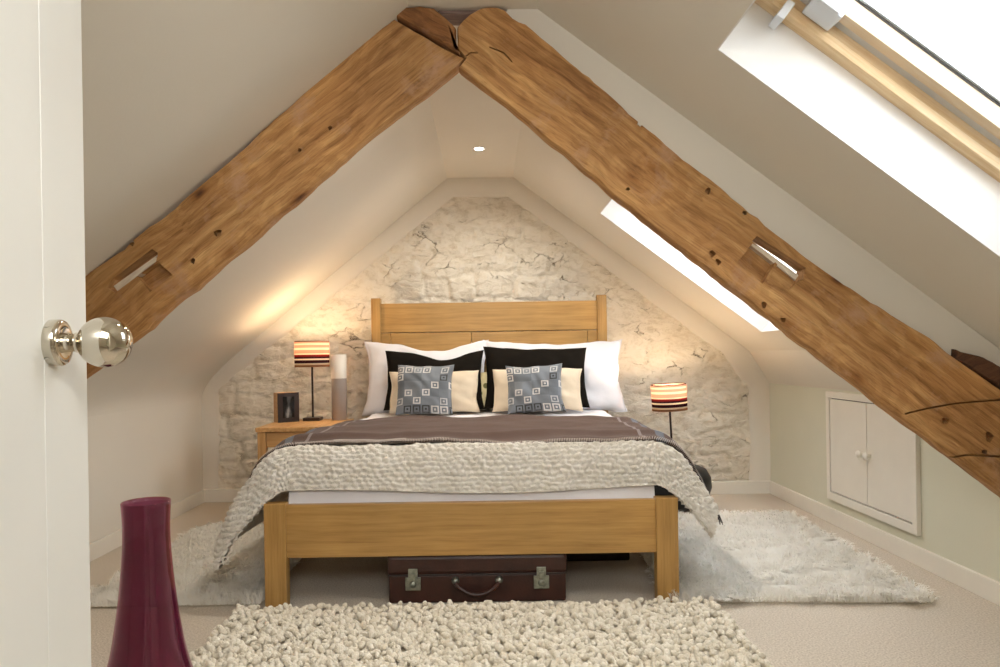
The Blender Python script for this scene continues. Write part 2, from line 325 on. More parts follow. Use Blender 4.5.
def copy_tree(o, parent=None):
    c = o.copy(); COL.objects.link(c)
    if parent: c.parent = parent
    for ch in list(o.children): copy_tree(ch, c)
    return c
def box(bm, x0, x1, y0, y1, z0, z1, bev=0.0, mtx=None):
    r = bmesh.ops.create_cube(bm, size=1.0)
    vs = r['verts']
    for v in vs:
        v.co = Vector(((x0+x1)/2 + v.co.x*(x1-x0), (y0+y1)/2 + v.co.y*(y1-y0), (z0+z1)/2 + v.co.z*(z1-z0)))
    if bev:
        es = list({e for v in vs for e in v.link_edges})
        rr = bmesh.ops.bevel(bm, geom=es, offset=bev, segments=2, affect='EDGES', profile=0.6)
        vs = list({v for f in rr['faces'] for v in f.verts} | {v for v in vs if v.is_valid})
    if mtx is not None:
        for v in vs: v.co = mtx @ v.co
    return vs
def boxobj(name, dims, mat, parent=None, bev=0.003, mtx=None):
    bm = bmesh.new(); box(bm, *dims, bev=bev, mtx=mtx); return from_bm(name, bm, mat, parent)
def lathe(name, prof, mat, parent=None, seg=48, loc=(0,0,0), axis=None, closed=False):
    V = []; Fc = []
    R = Vector((0,0,1)).rotation_difference(Vector(axis)).to_matrix() if axis is not None else Matrix.Identity(3)
    n = len(prof)
    for (r, z) in prof:
        for i in range(seg):
            a = 2*PI*i/seg; p = R @ Vector((r*math.cos(a), r*math.sin(a), z)) + Vector(loc); V.append(p[:])
    rng = n if closed else n-1
    for j in range(rng):
        for i in range(seg):
            k = (i+1) % seg; jn = (j+1) % n
            Fc.append((j*seg+i, j*seg+k, jn*seg+k, jn*seg+i))
    return from_np(name, V, Fc, mat, parent, True)
def tube(name, pts, rad, mat, parent=None, seg=8, cyc=False):
    V = []; Fc = []; pts = [Vector(p) for p in pts]; n = len(pts)
    for i, p in enumerate(pts):
        a = pts[max(0, i-1)]; b = pts[min(n-1, i+1)]; t = (b-a).normalized()
        u = t.cross(Vector((0.13, 0.2, 1))).normalized()
        if u.length < 0.1: u = Vector((1,0,0))
        w = t.cross(u)
        for k in range(seg):
            an = 2*PI*k/seg; V.append((p + rad*(u*math.cos(an) + w*math.sin(an)))[:])
    for i in range(n-1):
        for k in range(seg):
            k2 = (k+1) % seg; Fc.append((i*seg+k, i*seg+k2, (i+1)*seg+k2, (i+1)*seg+k))
    V.append(pts[0][:]); V.append(pts[-1][:]); a, b = len(V)-2, len(V)-1
    Fc2 = [(k, (k+1) % seg, a, a) for k in range(0)]
    o = from_np(name, V, Fc, mat, parent, True)
    return o

def ceil_z(x):
    for (a, b) in zip(PROF[:-1], PROF[1:]):
        if a[0] <= x <= b[0] and b[0] > a[0]:
            return a[1] + (b[1]-a[1])*(x-a[0])/(b[0]-a[0])
    return H

# ------------------------------------------------------------------ room shell
GY = 4.75
PROF = [(-1.94, 0.0), (-1.94, H-0.17), (-1.772, H-0.026), (-0.252, H+1.203), (0.195, H+1.203), (1.778, H), (1.912, H-0.22), (1.912, 0.0)]
def seg_frame(i):
    a = Vector((PROF[i][0], 0, PROF[i][1])); b = Vector((PROF[i+1][0], 0, PROF[i+1][1])); t = (b-a).normalized()
    n = Vector((-t.z, 0, t.x))            # outward
    return a, t, n, (b-a).length
def slab(bm, i, s0, s1, y0, y1, n0=0.0, n1=0.17):
    a, t, n, ln = seg_frame(i)
    mtx = Matrix((( t.x, 0, n.x, a.x), (t.y, 1, n.y, a.y), (t.z, 0, n.z, a.z), (0,0,0,1)))
    box(bm, s0, s1, y0, y1, n0, n1, mtx=mtx)
    return mtx
Y0, Y1 = 0.14, GY + 0.02
bm = bmesh.new(); box(bm, -2.2, 2.2, -1.9, 5.0, -0.1, 0.0)
o = from_bm('floor', bm, M['carpet']); tag(o, kind='structure')
# knee walls
bm = bmesh.new(); box(bm, -2.10, -1.94, Y0-0.12, Y1, 0, H-0.165); tag(from_bm('wall_left', bm, M['plaster']), kind='structure')
bm = bmesh.new(); box(bm, 1.912, 2.07, Y0-0.12, Y1, 0, H-0.215); o = from_bm('wall_right', bm, M['plaster_right']); tag(o, kind='structure')
# slopes: opening rectangles found from the roof windows
A, T, NN, LN = seg_frame(4)
def on_slope(X, Y):
    d = 1.0; p = px(X, Y, 1.0); dirv = p - Vector((0,0,H)); o0 = Vector((0,0,H))
    k = (A - o0).dot(NN) / dirv.dot(NN); q = o0 + dirv*k
    return (q - A).dot(T), q.y
s1a, y1b = on_slope(717, 49); s1b = s1a + 1.05; y1a = y1b - 0.70
s2a, y2b = on_slope(600, 213); s2b, _ = on_slope(760, 332); y2a = y2b - 1.18
print('win1', s1a, y1b, 'win2', s2a, s2b, y2b)
bm = bmesh.new()
slab(bm, 1, -0.06, seg_frame(1)[3]+0.0, Y0-0.12, Y1)
slab(bm, 2, 0, seg_frame(2)[3]+0.1, Y0-0.12, Y1)
slab(bm, 3, -0.0, seg_frame(3)[3], Y0-0.12, Y1)
slab(bm, 5, 0.0, seg_frame(5)[3]+0.06, Y0-0.12, Y1)
RT = 0.165
yA = Y0-0.12
slab(bm, 4, -0.0, LN, yA, y1a, n1=RT)
slab(bm, 4, 0, s1a, y1a, y1b, n1=RT); slab(bm, 4, s1b, LN, y1a, y1b, n1=RT)
slab(bm, 4, 0, LN, y1b, y2a, n1=RT)
slab(bm, 4, 0, s2a, y2a, y2b, n1=RT); slab(bm, 4, s2b, LN, y2a, y2b, n1=RT)
slab(bm, 4, 0, LN, y2b, Y1, n1=RT)
tag(from_bm('ceiling', bm, M['plaster']), kind='structure')

# white reveals lining each opening, pine frame, sash and glass
def roof_window(idx, s0, s1, ya, yb, hardware):
    a, t, n, ln = seg_frame(4)
    mtx = Matrix(((t.x, 0, n.x, a.x), (t.y, 1, n.y, a.y), (t.z, 0, n.z, a.z), (0,0,0,1)))
    bm = bmesh.new(); th = 0.004
    box(bm, s0, s1, yb-th, yb+0.0, -0.001, RT, mtx=mtx); box(bm, s0, s1, ya, ya+th, -0.001, RT, mtx=mtx)
    box(bm, s0, s0+th, ya, yb, -0.001, RT, mtx=mtx); box(bm, s1-th, s1, ya, yb, -0.001, RT, mtx=mtx)
    tr = from_bm('trim_%d' % idx, bm, M['reveal']); tag(tr, kind='structure')
    def ring(bm, w0, w1, n0, n1, bev=0.002):
        # a rectangular ring whose outer edge lies w0 and inner edge w1 inside the opening
        box(bm, s0+w0, s1-w0, yb-w1, yb-w0, n0, n1, bev, mtx); box(bm, s0+w0, s1-w0, ya+w0, ya+w1, n0, n1, bev, mtx)
        box(bm, s0+w0, s0+w1, ya+w1, yb-w1, n0, n1, bev, mtx); box(bm, s1-w1, s1-w0, ya+w1, yb-w1, n0, n1, bev, mtx)
    bm = bmesh.new(); ring(bm, -0.02, 0.048, RT, RT+0.026); ring(bm, -0.02, 0.040, RT+0.030, RT+0.085); ring(bm, -0.02, 0.036, RT+0.02, RT+0.034, 0)
    w = from_bm('window_%d' % idx, bm, M['pine'])
    # local X along slope so the grain follows the frame
    L0 = Matrix(((t.x, 0, n.x, a.x), (t.y, 1, n.y, a.y), (t.z, 0, n.z, a.z), (0,0,0,1)))
    w.data.transform(L0.inverted()); w.matrix_world = L0; tag(w, kind='structure')
    def sub(name, ringargs, mat):
        bm = bmesh.new(); ring(bm, *ringargs); q = from_bm(name, bm, mat); q.data.transform(L0.inverted()); q.parent = w; return q
    sub('flashing_strip', (0.039, 0.066, RT+0.056, RT+0.088, 0.001), M['alu'])
    s = sub('window_sash', (0.066, 0.104, RT+0.054, RT+0.110), M['pine_pale'])
    sub('rubber_seal', (0.103, 0.1055, RT+0.100, RT+0.113, 0.0), M['seal'])
    sub('glazing_bead', (0.1055, 0.113, RT+0.107, RT+0.116, 0.0), M['alu'])
    bm = bmesh.new(); box(bm, s0+0.1, s1-0.1, ya+0.1, yb-0.1, RT+0.100, RT+0.106, 0, mtx)
    g = from_bm('window_glass', bm, M['pane']); g.data.transform(L0.inverted()); g.parent = w
    if hardware:
        bm = bmesh.new()
        box(bm, s0+0.075, s0+0.098, yb-0.075, yb-0.01, RT-0.035, RT+0.02, 0.003, mtx)
        box(bm, s0+0.125, s0+0.215, yb-0.135, yb-0.055, RT+0.02, RT+0.075, 0.006, mtx)
        box(bm, s0+0.14, s0+0.20, yb-0.15, yb-0.135, RT+0.015, RT+0.06, 0.004, mtx)
        h = from_bm('window_hinge', bm, M['alu']); h.data.transform(L0.inverted()); h.parent = w
    return w
roof_window(1, s1a, s1b, y1a, y1b, True)
roof_window(2, s2a, s2b, y2a, y2b, False)

# the left eave is plastered in a soft curve
V = []; Fc = []; nq = 14
P0_, P1_, P2_ = Vector((-1.9395, H-0.27)), Vector((-1.9395, H-0.152)), Vector((-1.66, H-0.026+0.112*0.8086-0.0005))
for k in range(nq+1):
    t_ = k/nq; q = P0_*(1-t_)**2 + P1_*2*t_*(1-t_) + P2_*t_*t_
    V += [(q.x, Y0, q.y), (q.x, GY+0.01, q.y)]
    if k: Fc.append((2*k-2, 2*k-1, 2*k+1, 2*k))
tag(from_np('trim_5', V, Fc, M['plaster']), kind='structure')

# wall with the doorway the view comes through
bm = bmesh.new()
DX0, DX1, DH = -0.47, 0.36, 1.90
box(bm, -2.1, DX0, 0.02, Y0, 0, 2.4); box(bm, DX1, 2.1, 0.02, Y0, 0, 2.4); box(bm, DX0, DX1, 0.02, Y0, DH, 2.4)
tag(from_bm('wall_back', bm, M['plaster']), kind='structure')
# landing outside the doorway
bm = bmesh.new()
box(bm, -2.1, 2.1, -1.8, -1.7, 0, 2.4); box(bm, -1.3, -1.2, -1.7, 0.02, 0, 2.4); box(bm, 1.2, 1.3, -1.7, 0.02, 0, 2.4); box(bm, -1.3, 1.3, -1.7, 0.02, 2.3, 2.4)
tag(from_bm('wall_landing', bm, M['plaster']), kind='structure')

# gable: stone field with plaster margin
inn = [(-1.85, 0.0), (-1.85, H-0.20), (-1.69, H-0.07), (-0.215, H+1.09), (0.165, H+1.09), (1.62, H-0.005), (1.80, H-0.25), (1.80, 0.0)]
V = []; Fc = []
for (o_, i_) in zip(PROF, inn):
    V += [(o_[0]*1.01, GY, o_[1]), (i_[0], GY, i_[1]), (i_[0]*0.99, GY+0.05, i_[1]-0.012 if i_[1] > 0 else 0)]
for k in range(len(PROF)-1):
    Fc += [(3*k, 3*k+1, 3*k+4, 3*k+3), (3*k+1, 3*k+2, 3*k+5, 3*k+4)]
o = from_np('trim_3', V, Fc, M['plaster'], smooth=False); tag(o, kind='structure')
def inside(x, z, P, m=0.0):
    if x <= P[1][0]-m or x >= P[-2][0]+m: return False
    for (a, b) in zip(P[1:-2], P[2:-1]):
        if a[0]-m <= x <= b[0]+m:
            t = (x-a[0])/(b[0]-a[0]); return z <= a[1] + (b[1]-a[1])*t + m
    return z <= max(P[1][1], P[-2][1])
st = 0.0125; xs = np.arange(-1.93, 1.90, st); zs = np.arange(0.0, 2.19, st)
X, Z = np.meshgrid(xs, zs)
seeds = []
zr = -0.05; row = 0
while zr < 2.3:
    hgt = random.uniform(0.09, 0.16); xr = -2.1 + random.random()*0.2
    while xr < 2.1:
        w_ = random.uniform(0.14, 0.36); seeds.append((xr + w_/2, zr + hgt/2 + random.uniform(-.02,.02), w_, hgt, random.uniform(-1, 1))); xr += w_
    zr += hgt
def fbm(X, Z, sc, oc=4, off=0):
    out = np.zeros(X.size)
    for i, (a, b) in enumerate(zip(X.ravel(), Z.ravel())):
        out[i] = noise.fractal(Vector((a*sc+off, b*sc, off*1.7)), 1.0, 2.0, oc)
    return out.reshape(X.shape)
wx = fbm(X, Z, 3.0, 3, 3.1)*0.05; wz = fbm(X, Z, 3.0, 3, 9.2)*0.05
F1 = np.full(X.shape, 1e9); F2 = F1.copy(); ID = np.zeros(X.shape)
for (sx_, sz_, w_, h_, q) in seeds:
    D = ((np.abs(X+wx-sx_)/w_)**3 + (np.abs(Z+wz-sz_)/h_)**3)**(1/3)
    nw = D < F1; F2 = np.where(nw, F1, np.minimum(F2, D)); F1 = np.where(nw, D, F1); ID = np.where(nw, q, ID)
edge = np.clip((F2-F1)/0.22, 0, 1); edge = edge*edge*(3-2*edge)
soft = np.clip(fbm(X, Z, 1.6, 3, 5.0)*1.2+0.55, 0.12, 1)     # joints washed over in places
dis = edge*0.018*soft + ID*0.006 + fbm(X, Z, 7, 5, 1.0)*0.013 + fbm(X, Z, 26, 3, 2.0)*0.006
Yg = GY + 0.045 - dis
idx = np.arange(X.size).reshape(X.shape)
fl = []
for j in range(len(zs)-1):
    for i in range(len(xs)-1):
        if inside(xs[i]+st/2, zs[j]+st/2, PROF, 0.0): fl.append((idx[j,i], idx[j,i+1], idx[j+1,i+1], idx[j+1,i]))
Vs = np.stack([X, Yg, Z], -1).reshape(-1, 3)
o = from_np('wall_far', Vs, fl, M['stone']); tag(o, kind='structure')
bm = bmesh.new(); box(bm, -2.3, 2.3, GY+0.09, GY+0.25, 0, 2.5); box(bm, -2.1, 2.1, GY+0.02, GY+0.25, 2.17, 2.5); tag(from_bm('wall_outer', bm, M['plaster']), kind='structure')

# baseboards
BH = 0.085
def board(name, x0, x1, y0, y1):
    bm = bmesh.new(); box(bm, x0, x1, y0, y1, 0, BH, 0.004); tag(from_bm(name, bm, M['white_paint']), kind='structure')
board('baseboard_left', -1.94, -1.924, Y0, GY-0.018); board('baseboard_right', 1.896, 1.912, Y0, GY-0.018)
board('baseboard_far', -1.94, 1.912, GY-0.018, GY+0.03)

# ------------------------------------------------------------------ old oak truss
TD, TT = 2.41, 0.07
def dense(pts, step, jit):
    out = []
    for a, b in zip(pts, pts[1:]+pts[:1]):
        a = Vector(a); b = Vector(b); n = max(1, int((b-a).length/step)); d = (b-a).normalized() if (b-a).length else Vector((1,0)); q = Vector((-d.y, d.x))
        for i in range(n):
            p = a.lerp(b, i/n)
            k = 0 if i == 0 else noise.fractal(Vector((p.x*0.035, p.y*0.035, 1.3)), 1, 2.2, 4)*jit
            out.append(p + q*k)
    return out
def beam(name, poly, ang, label, mat, d0=TD, th=TT, jit=2.0, cutters=None, step=7, inset=0.006):
    P2 = dense([Vector(p) for p in poly], step, jit)
    W = [px(p.x, p.y, d0) for p in P2]
    n = len(W); area = sum(W[i].x*W[(i+1)%n].z - W[(i+1)%n].x*W[i].z for i in range(n)); sgn = 1 if area > 0 else -1
    nor = []
    for i in range(n):
        e = W[(i+1)%n] - W[i-1]; q = Vector((e.z, 0, -e.x)).normalized()*sgn; nor.append(q)     # outward
    bm = bmesh.new(); rings = []
    for (dy, ins) in ((0, -inset), (0.008, -inset*0.35), (0.022, 0), (th-0.02, -0.001), (th, -inset)):
        rings.append([bm.verts.new((w + nn*ins + Vector((0, dy, 0)))) for w, nn in zip(W, nor)])
    for r0, r1 in zip(rings, rings[1:]):
        for i in range(n): bm.faces.new((r0[i], r0[(i+1)%n], r1[(i+1)%n], r1[i]))
    bm.faces.new(rings[0]); bm.faces.new(rings[-1][::-1])
    bmesh.ops.recalc_face_normals(bm, faces=bm.faces)
    o = from_bm(name, bm, mat)
    if cutters:
        for c in cutters:
            cb = bmesh.new(); c(cb)
            co = from_bm('cutter', cb, mat)
            md = o.modifiers.new('b', 'BOOLEAN'); md.object = co; md.operation = 'DIFFERENCE'; md.solver = 'EXACT'
            bpy.context.view_layer.update()
            dg = bpy.context.evaluated_depsgraph_get(); me = bpy.data.meshes.new_from_object(o.evaluated_get(dg))
            o.modifiers.clear()
            if len(me.vertices) > 40: o.data = me
            else: print('cut failed', name, len(me.vertices))
            bpy.data.objects.remove(co)
    # local X along the timber
    cx_ = sum((w for w in W), Vector())/n
    Mw = Matrix.Translation(cx_) @ Matrix.Rotation(ang, 4, 'Y')
    o.data.transform(Mw.inverted()); o.matrix_world = Mw
    tag(o, label, 'beam')
    return o
def cut_poly(pts, depth):
    def f(bm):
        vs0 = [bm.verts.new(px(X, Y, TD) + Vector((0, -0.03, 0))) for X, Y in pts]
        vs1 = [bm.verts.new(px(X, Y, TD) + Vector((0, depth, 0))) for X, Y in pts]
        n = len(pts); bm.faces.new(vs0); bm.faces.new(vs1[::-1])
        for i in range(n): bm.faces.new((vs0[i], vs0[(i+1)%n], vs1[(i+1)%n], vs1[i]))
    return f
def cut_hole(X, Y, r, depth=0.03):
    pts = [(X + r*math.cos(a)*(1+0.25*math.sin(3*a+X)), Y + r*math.sin(a)*(1+0.25*math.cos(2*a+Y))) for a in [2*PI*k/9 for k in range(9)]]
    return cut_poly(pts, depth)
def cut_crack(pts, w):
    a = [(x + random.uniform(-.6,.6), y - w/2 - random.uniform(0, w*0.4)) for x, y in pts]; b = [(x, y + w/2) for x, y in pts[::-1]]
    return cut_poly(a+b, 0.02)
left_poly = [(-55, 384), (25, 322), (80, 276), (123, 249), (148, 226), (174, 208), (200, 184), (228, 161), (260, 131), (291, 104), (320, 76), (348, 52), (372, 33), (394, 18), (429, 38), (465, 58), (459, 73), (427, 99), (376, 137), (340, 168), (308, 197), (278, 222), (251, 247), (224, 268), (200, 291), (178, 306), (154, 330), (134, 344), (85, 381), (20, 436), (-55, 500)]
_i = left_poly.index((459, 73)); left_poly = [(VX + (p[0]-VX)*1.022, VY + (p[1]-VY)*1.022) if i >= _i else p for i, p in enumerate(left_poly)]
lc = [cut_poly([(107, 288), (112, 279), (152, 249), (158, 253), (156, 262), (115, 293)], 0.075),
      cut_poly([(137, 276), (158, 262), (173, 275), (150, 292)], 0.035),
      cut_hole(218, 233, 4), cut_hole(193, 261, 2.5), cut_hole(132, 243, 3), cut_hole(300, 150, 2), cut_hole(330, 128, 2)]
lb = beam('roof_beam', left_poly, -0.66, 'left sloping old oak roof beam with a slot near its lower end', M['beam'], cutters=lc, jit=1.5)
right_poly = [(457, 26), (463, 19), (470, 13), (481, 7), (497, 6), (505, 9), (513, 17), (526, 23), (541, 36), (560, 52), (590, 76), (618, 101), (636, 118), (656, 134), (690, 163), (722, 187), (750, 212), (766, 225), (790, 243), (814, 262), (845, 284), (872, 302), (905, 322), (937, 342), (965, 364), (1000, 388), (1044, 422),
              (1044, 534), (1000, 498), (973, 478), (952, 462), (922, 439), (868, 399), (800, 347), (776, 328), (742, 301), (710, 277), (681, 253), (647, 227), (610, 198), (591, 180), (545, 143), (505, 108), (480, 90), (459, 73), (465, 58), (457, 49)]
def out_(p, k=1.022): return (VX + (p[0]-VX)*k, VY + (p[1]-VY)*k)
_i = right_poly.index((1044, 534)); right_poly = [out_(p) if _i <= i <= len(right_poly)-3 else p for i, p in enumerate(right_poly)]
rc = [cut_poly([(752, 241), (757, 236), (806, 268), (803, 280), (797, 282)], 0.08),
      cut_poly([(738, 262), (753, 243), (777, 259), (763, 284)], 0.035),
      cut_poly([(766, 283), (779, 262), (797, 282), (790, 290)], 0.012),
      cut_hole(708, 191, 3.2), cut_hole(745, 213, 2.5), cut_hole(712, 254, 3.2), cut_hole(718, 262, 3), cut_hole(764, 305, 3), cut_hole(783, 320, 3),
      cut_hole(945, 421, 4), cut_hole(989, 437, 4.5), cut_hole(628, 189, 2), cut_hole(640, 124, 3), cut_hole(985, 452, 3), cut_hole(590, 68, 1.5),
      cut_crack([(905, 414), (930, 408), (958, 403), (1000, 400), (1030, 398)], 1.5), cut_crack([(950, 458), (968, 455), (1000, 457), (1030, 459)], 1.6),
      cut_crack([(466, 56), (471, 53), (478, 53)], 1.2), cut_crack([(489, 47), (497, 50), (504, 53), (512, 62)], 1.4), cut_crack([(640, 120), (648, 128), (655, 133)], 2.0)]
rb = beam('roof_beam', right_poly, -0.0, 'right sloping old oak roof beam with pegged slot and round peg holes', M['beam'], cutters=rc, jit=1.5)
rb.data.transform(Matrix.Rotation(-0.66, 4, 'Y')); rb.matrix_world = rb.matrix_world @ Matrix.Rotation(0.66, 4, 'Y')
# (grain follows the right slope)
ab = beam('apex_block', [(394, 15), (403, 6), (420, 5), (434, 7), (445, 16), (456, 27), (456, 49), (463, 56), (430, 36)], 0.45, 'short dark wedge of oak at the apex above the left beam end', M['beam'], d0=TD-0.005, jit=1.0, step=5)
ab.data.materials[0] = wood('apex_oak', (0.12, 0.045, 0.014), (0.32, 0.14, 0.045), (0.5, 0.26, 0.10), stretch=(1, 9, 9), rough=0.8, knots=True, bumpd=0.006, off=9)
beam('ridge_piece', [(432, 5), (500, 4), (478, 14), (468, 15), (440, 15)], 0.0, 'weathered purplish grey wood stub bridging the apex of the two roof beams', M['beam_grey'], d0=TD+0.03, th=0.09, jit=0.8, step=5)
beam('purlin_stub', [(957, 349), (985, 357), (1036, 385), (1036, 416), (1000, 387), (968, 366), (955, 360)], -0.5, 'dark rough purlin end resting on top of the right beam', M['beam_dark'], d0=TD+0.0, th=0.12, jit=1.5, step=5)
def peg(parent, pts, d, th):
    V = [px(X, Y, TD) + Vector((0, d, 0)) for X, Y in pts] + [px(X, Y, TD) + Vector((0, d+th, 0)) for X, Y in pts]
    n = len(pts); bm = bmesh.new(); vs = [bm.verts.new(v) for v in V]
    bm.faces.new(vs[:n]); bm.faces.new(vs[n:][::-1])
    for i in range(n): bm.faces.new((vs[i], vs[(i+1)%n], vs[n+(i+1)%n], vs[n+i]))
    p = from_bm('peg', bm, M['batten']); p.data.transform(parent.matrix_world.inverted()); p.parent = parent
    p['label'] = 'pale wooden batten in the slot'
peg(lb, [(113, 286), (155, 256), (157, 260), (117, 291)], 0.004, 0.05)
peg(rb, [(750, 244), (753, 241), (799, 275), (796, 280)], 0.004, 0.05)
# plaster fillet between the right beam and the slope
fil = []
bm = bmesh.new()
q0 = [(506, 8), (541, 34), (656, 134), (814, 262), (937, 342), (1030, 410)]
va = []; vb = []; vc = []
for X_, Y_ in q0:
    p = px(X_, Y_, TD) + Vector((0, 0.03, 0)); dn = (p - A).dot(NN); r_ = p - NN*(dn+0.0)
    pa = p - NN*0.02; s_ = (p-A).dot(T)
    va.append(bm.verts.new(pa)); vb.append(bm.verts.new(A + T*s_ + NN*0.01 + Vector((0, p.y-0.0, 0)))); 
for i in range(len(q0)-1): bm.faces.new((va[i], va[i+1], vb[i+1], vb[i]))
rr = bmesh.ops.extrude_face_region(bm, geom=bm.faces[:]); 
for v in [g for g in rr['geom'] if isinstance(g, bmesh.types.BMVert)]: v.co.y += 0.09
tag(from_bm('trim_4', bm, M['plaster']), kind='structure')

# ------------------------------------------------------------------ door with knob
dt = Vector((-0.156, 0.988, 0)).normalized(); dn = Vector((dt.y, -dt.x, 0)); rose = Vector((-0.528, 0.85, 0))
D = thing('door_1', None, None, loc=(0,0,0)); tag(D, kind='structure')
Dm = Matrix(((dt.x, dn.x, 0, rose.x), (dt.y, dn.y, 0, rose.y), (0, 0, 1, 0), (0,0,0,1)))   # local x along door, y out of face
D.matrix_world = Dm
bm = bmesh.new()
for (a, b) in ((-0.665, -0.50), (-0.499, -0.34), (-0.339, -0.18), (-0.179, -0.0208), (-0.0202, 0.103)): box(bm, a, b, -0.034, 0.0, 0.012, 1.86, 0.0012)
box(bm, -0.66, 0.101, -0.030, -0.004, 0.014, 1.858)
from_bm('door_leaf', bm, M['door_paint'], D)
kz = 0.990
lathe('rose', [(0.0, 0.012), (0.012, 0.012), (0.020, 0.015), (0.0265, 0.014), (0.0285, 0.011), (0.0285, 0.0), (0.0, 0.0)], M['chrome'], D, 48, (0,0,kz), (0,1,0))
kn = lathe('door_knob', [(0.0, 0.006), (0.0120, 0.006), (0.0120, 0.014), (0.0112, 0.018), (0.0112, 0.026), (0.0125, 0.028), (0.0125, 0.031)] + [(0.031*math.sin(a), 0.060 - 0.031*math.cos(a)) for a in np.linspace(0.42, PI, 26)], M['chrome'], D, 56, (0,0,kz), (0,1,0))

# ------------------------------------------------------------------ cupboard in the knee wall
XR = 1.912
def wall_pt(X, Y):
    dx, dy = X-VX, VY-Y; wx_ = dx*CR+dy*SR; d = XR*F/wx_; return d, H + (-dx*SR+dy*CR)*d/F
cy1, _ = wall_pt(830, 440); cy0, _ = wall_pt(921, 480)
cz0, cz1 = 0.135, 0.735
cyc = (cy0+cy1)/2
cb = thing('wall_cupboard', 'low white two door cupboard set into the right knee wall', 'cupboard', (XR, cyc, cz0))
hw = (cy1-cy0)/2; ch = cz1-cz0
bm = bmesh.new()
fw = 0.035
box(bm, -0.022, 0.0, -hw, hw, 0, fw+0.008, 0.003); box(bm, -0.022, 0.0, -hw, hw, ch-fw, ch, 0.003)
box(bm, -0.022, 0.0, -hw, -hw+fw, fw, ch-fw, 0.003); box(bm, -0.022, 0.0, hw-fw, hw, fw, ch-fw, 0.003)
from_bm('cupboard_frame', bm, M['white_paint'], cb)
boxobj('gap_shade_panel', (-0.003, -0.0005, -hw+0.02, hw-0.02, 0.02, ch-0.02), M['gap_shade'], cb, 0)  # near-black sheet, paints in the shade seen through the door gaps
for s in (-1, 1):
    y_a, y_b = (0.0025, hw-fw-0.004) if s > 0 else (-hw+fw+0.004, -0.0025)
    bm = bmesh.new(); z_a, z_b = fw+0.014, ch-fw-0.005
    box(bm, -0.017, -0.004, y_a, y_b, z_a, z_b, 0.0015)
    d_ = from_bm('cupboard_door', bm, M['white_paint'], cb)
    lathe('knob', [(0.0, 0.0), (0.010, 0.0), (0.009, 0.012), (0.014, 0.016), (0.020, 0.024), (0.018, 0.031), (0.006, 0.035), (0.0, 0.036)], M['white_paint'], d_, 20, (-0.017, s*0.032, ch*0.50), (-1, 0, 0))

# ------------------------------------------------------------------ bed
FY, HY = 2.70, 4.64
def bcx(y): return -0.072 + (0.017+0.072)*(y-FY)/(HY-FY)
bed = thing('bed_frame', 'honey oak double bed frame with panelled headboard and low footboard', 'bed', (bcx(FY), FY, 0))
hwid = 0.80
def gbox(name, x0, x1, y0, y1, z0, z1, vertical=False, mat=None, bev=0.004, parent=None, off=(0,0,0)):
    """oak board; grain along its long side (object X); coordinates in the bed's frame"""
    c = Vector(((x0+x1)/2, (y0+y1)/2, (z0+z1)/2)); bm = bmesh.new()
    lx, ly, lz = x1-x0, y1-y0, z1-z0
    if vertical: box(bm, -lz/2, lz/2, -ly/2, ly/2, -lx/2, lx/2, bev)
    elif ly > lx: box(bm, -ly/2, ly/2, -lx/2, lx/2, -lz/2, lz/2, bev)
    else: box(bm, -lx/2, lx/2, -ly/2, ly/2, -lz/2, lz/2, bev)
    o = from_bm(name, bm, mat or M['oak'], parent or bed); o.location = c
    if vertical: o.rotation_euler = (0, PI/2, 0)
    elif ly > lx: o.rotation_euler = (0, 0, PI/2)
    return o
for s in (-1, 1):
    gbox('leg', s*hwid - (0.085 if s > 0 else 0), s*hwid + (0 if s > 0 else 0.085), 0, 0.050, 0, 0.405, True)
gbox('footboard', -0.722, 0.722, 0.010, 0.040, 0.192, 0.398)
hx = bcx(HY) - bcx(FY); hd = HY - FY
HB = 0.78
for s in (-1, 1):
    gbox('headboard_post', hx+s*HB-(0.062 if s > 0 else 0), hx+s*HB+(0 if s > 0 else 0.062), hd-0.01, hd+0.055, 0, 1.354, True)
gbox('headboard_rail', hx-0.725, hx+0.725, hd+0.004, hd+0.036, 1.125, 1.318)
for (a, b) in ((-0.725, -0.655), (-0.652, -0.120), (-0.117, 0.652), (0.655, 0.725)):
    gbox('headboard_panel', hx+a, hx+b, hd+0.008, hd+0.032, 0.45, 1.121, bev=0.002)
for s in (-1, 1):
    bm = bmesh.new(); box(bm, s*0.735-0.014+hx*0.5, s*0.735+0.014+hx*0.5, 0.07, hd+0.0, 0.20, 0.36, 0.003)
    o = from_bm('side_rail', bm, M['oak'], bed)
    for v in o.data.vertices: v.co.x += hx*(v.co.y/hd-0.5)

# mattress under the covers
bm = bmesh.new(); box(bm, -0.71, 0.71, 0.08, hd-0.03, 0.362, 0.56, 0.05)
for v in bm.verts: v.co.x += hx*v.co.y/hd
mt = from_bm('mattress', bm, M['cotton'], None, True); mt.location = (bcx(FY), FY, 0)
tag(mt, 'white mattress on the oak bed frame, under all the covers', 'mattress')

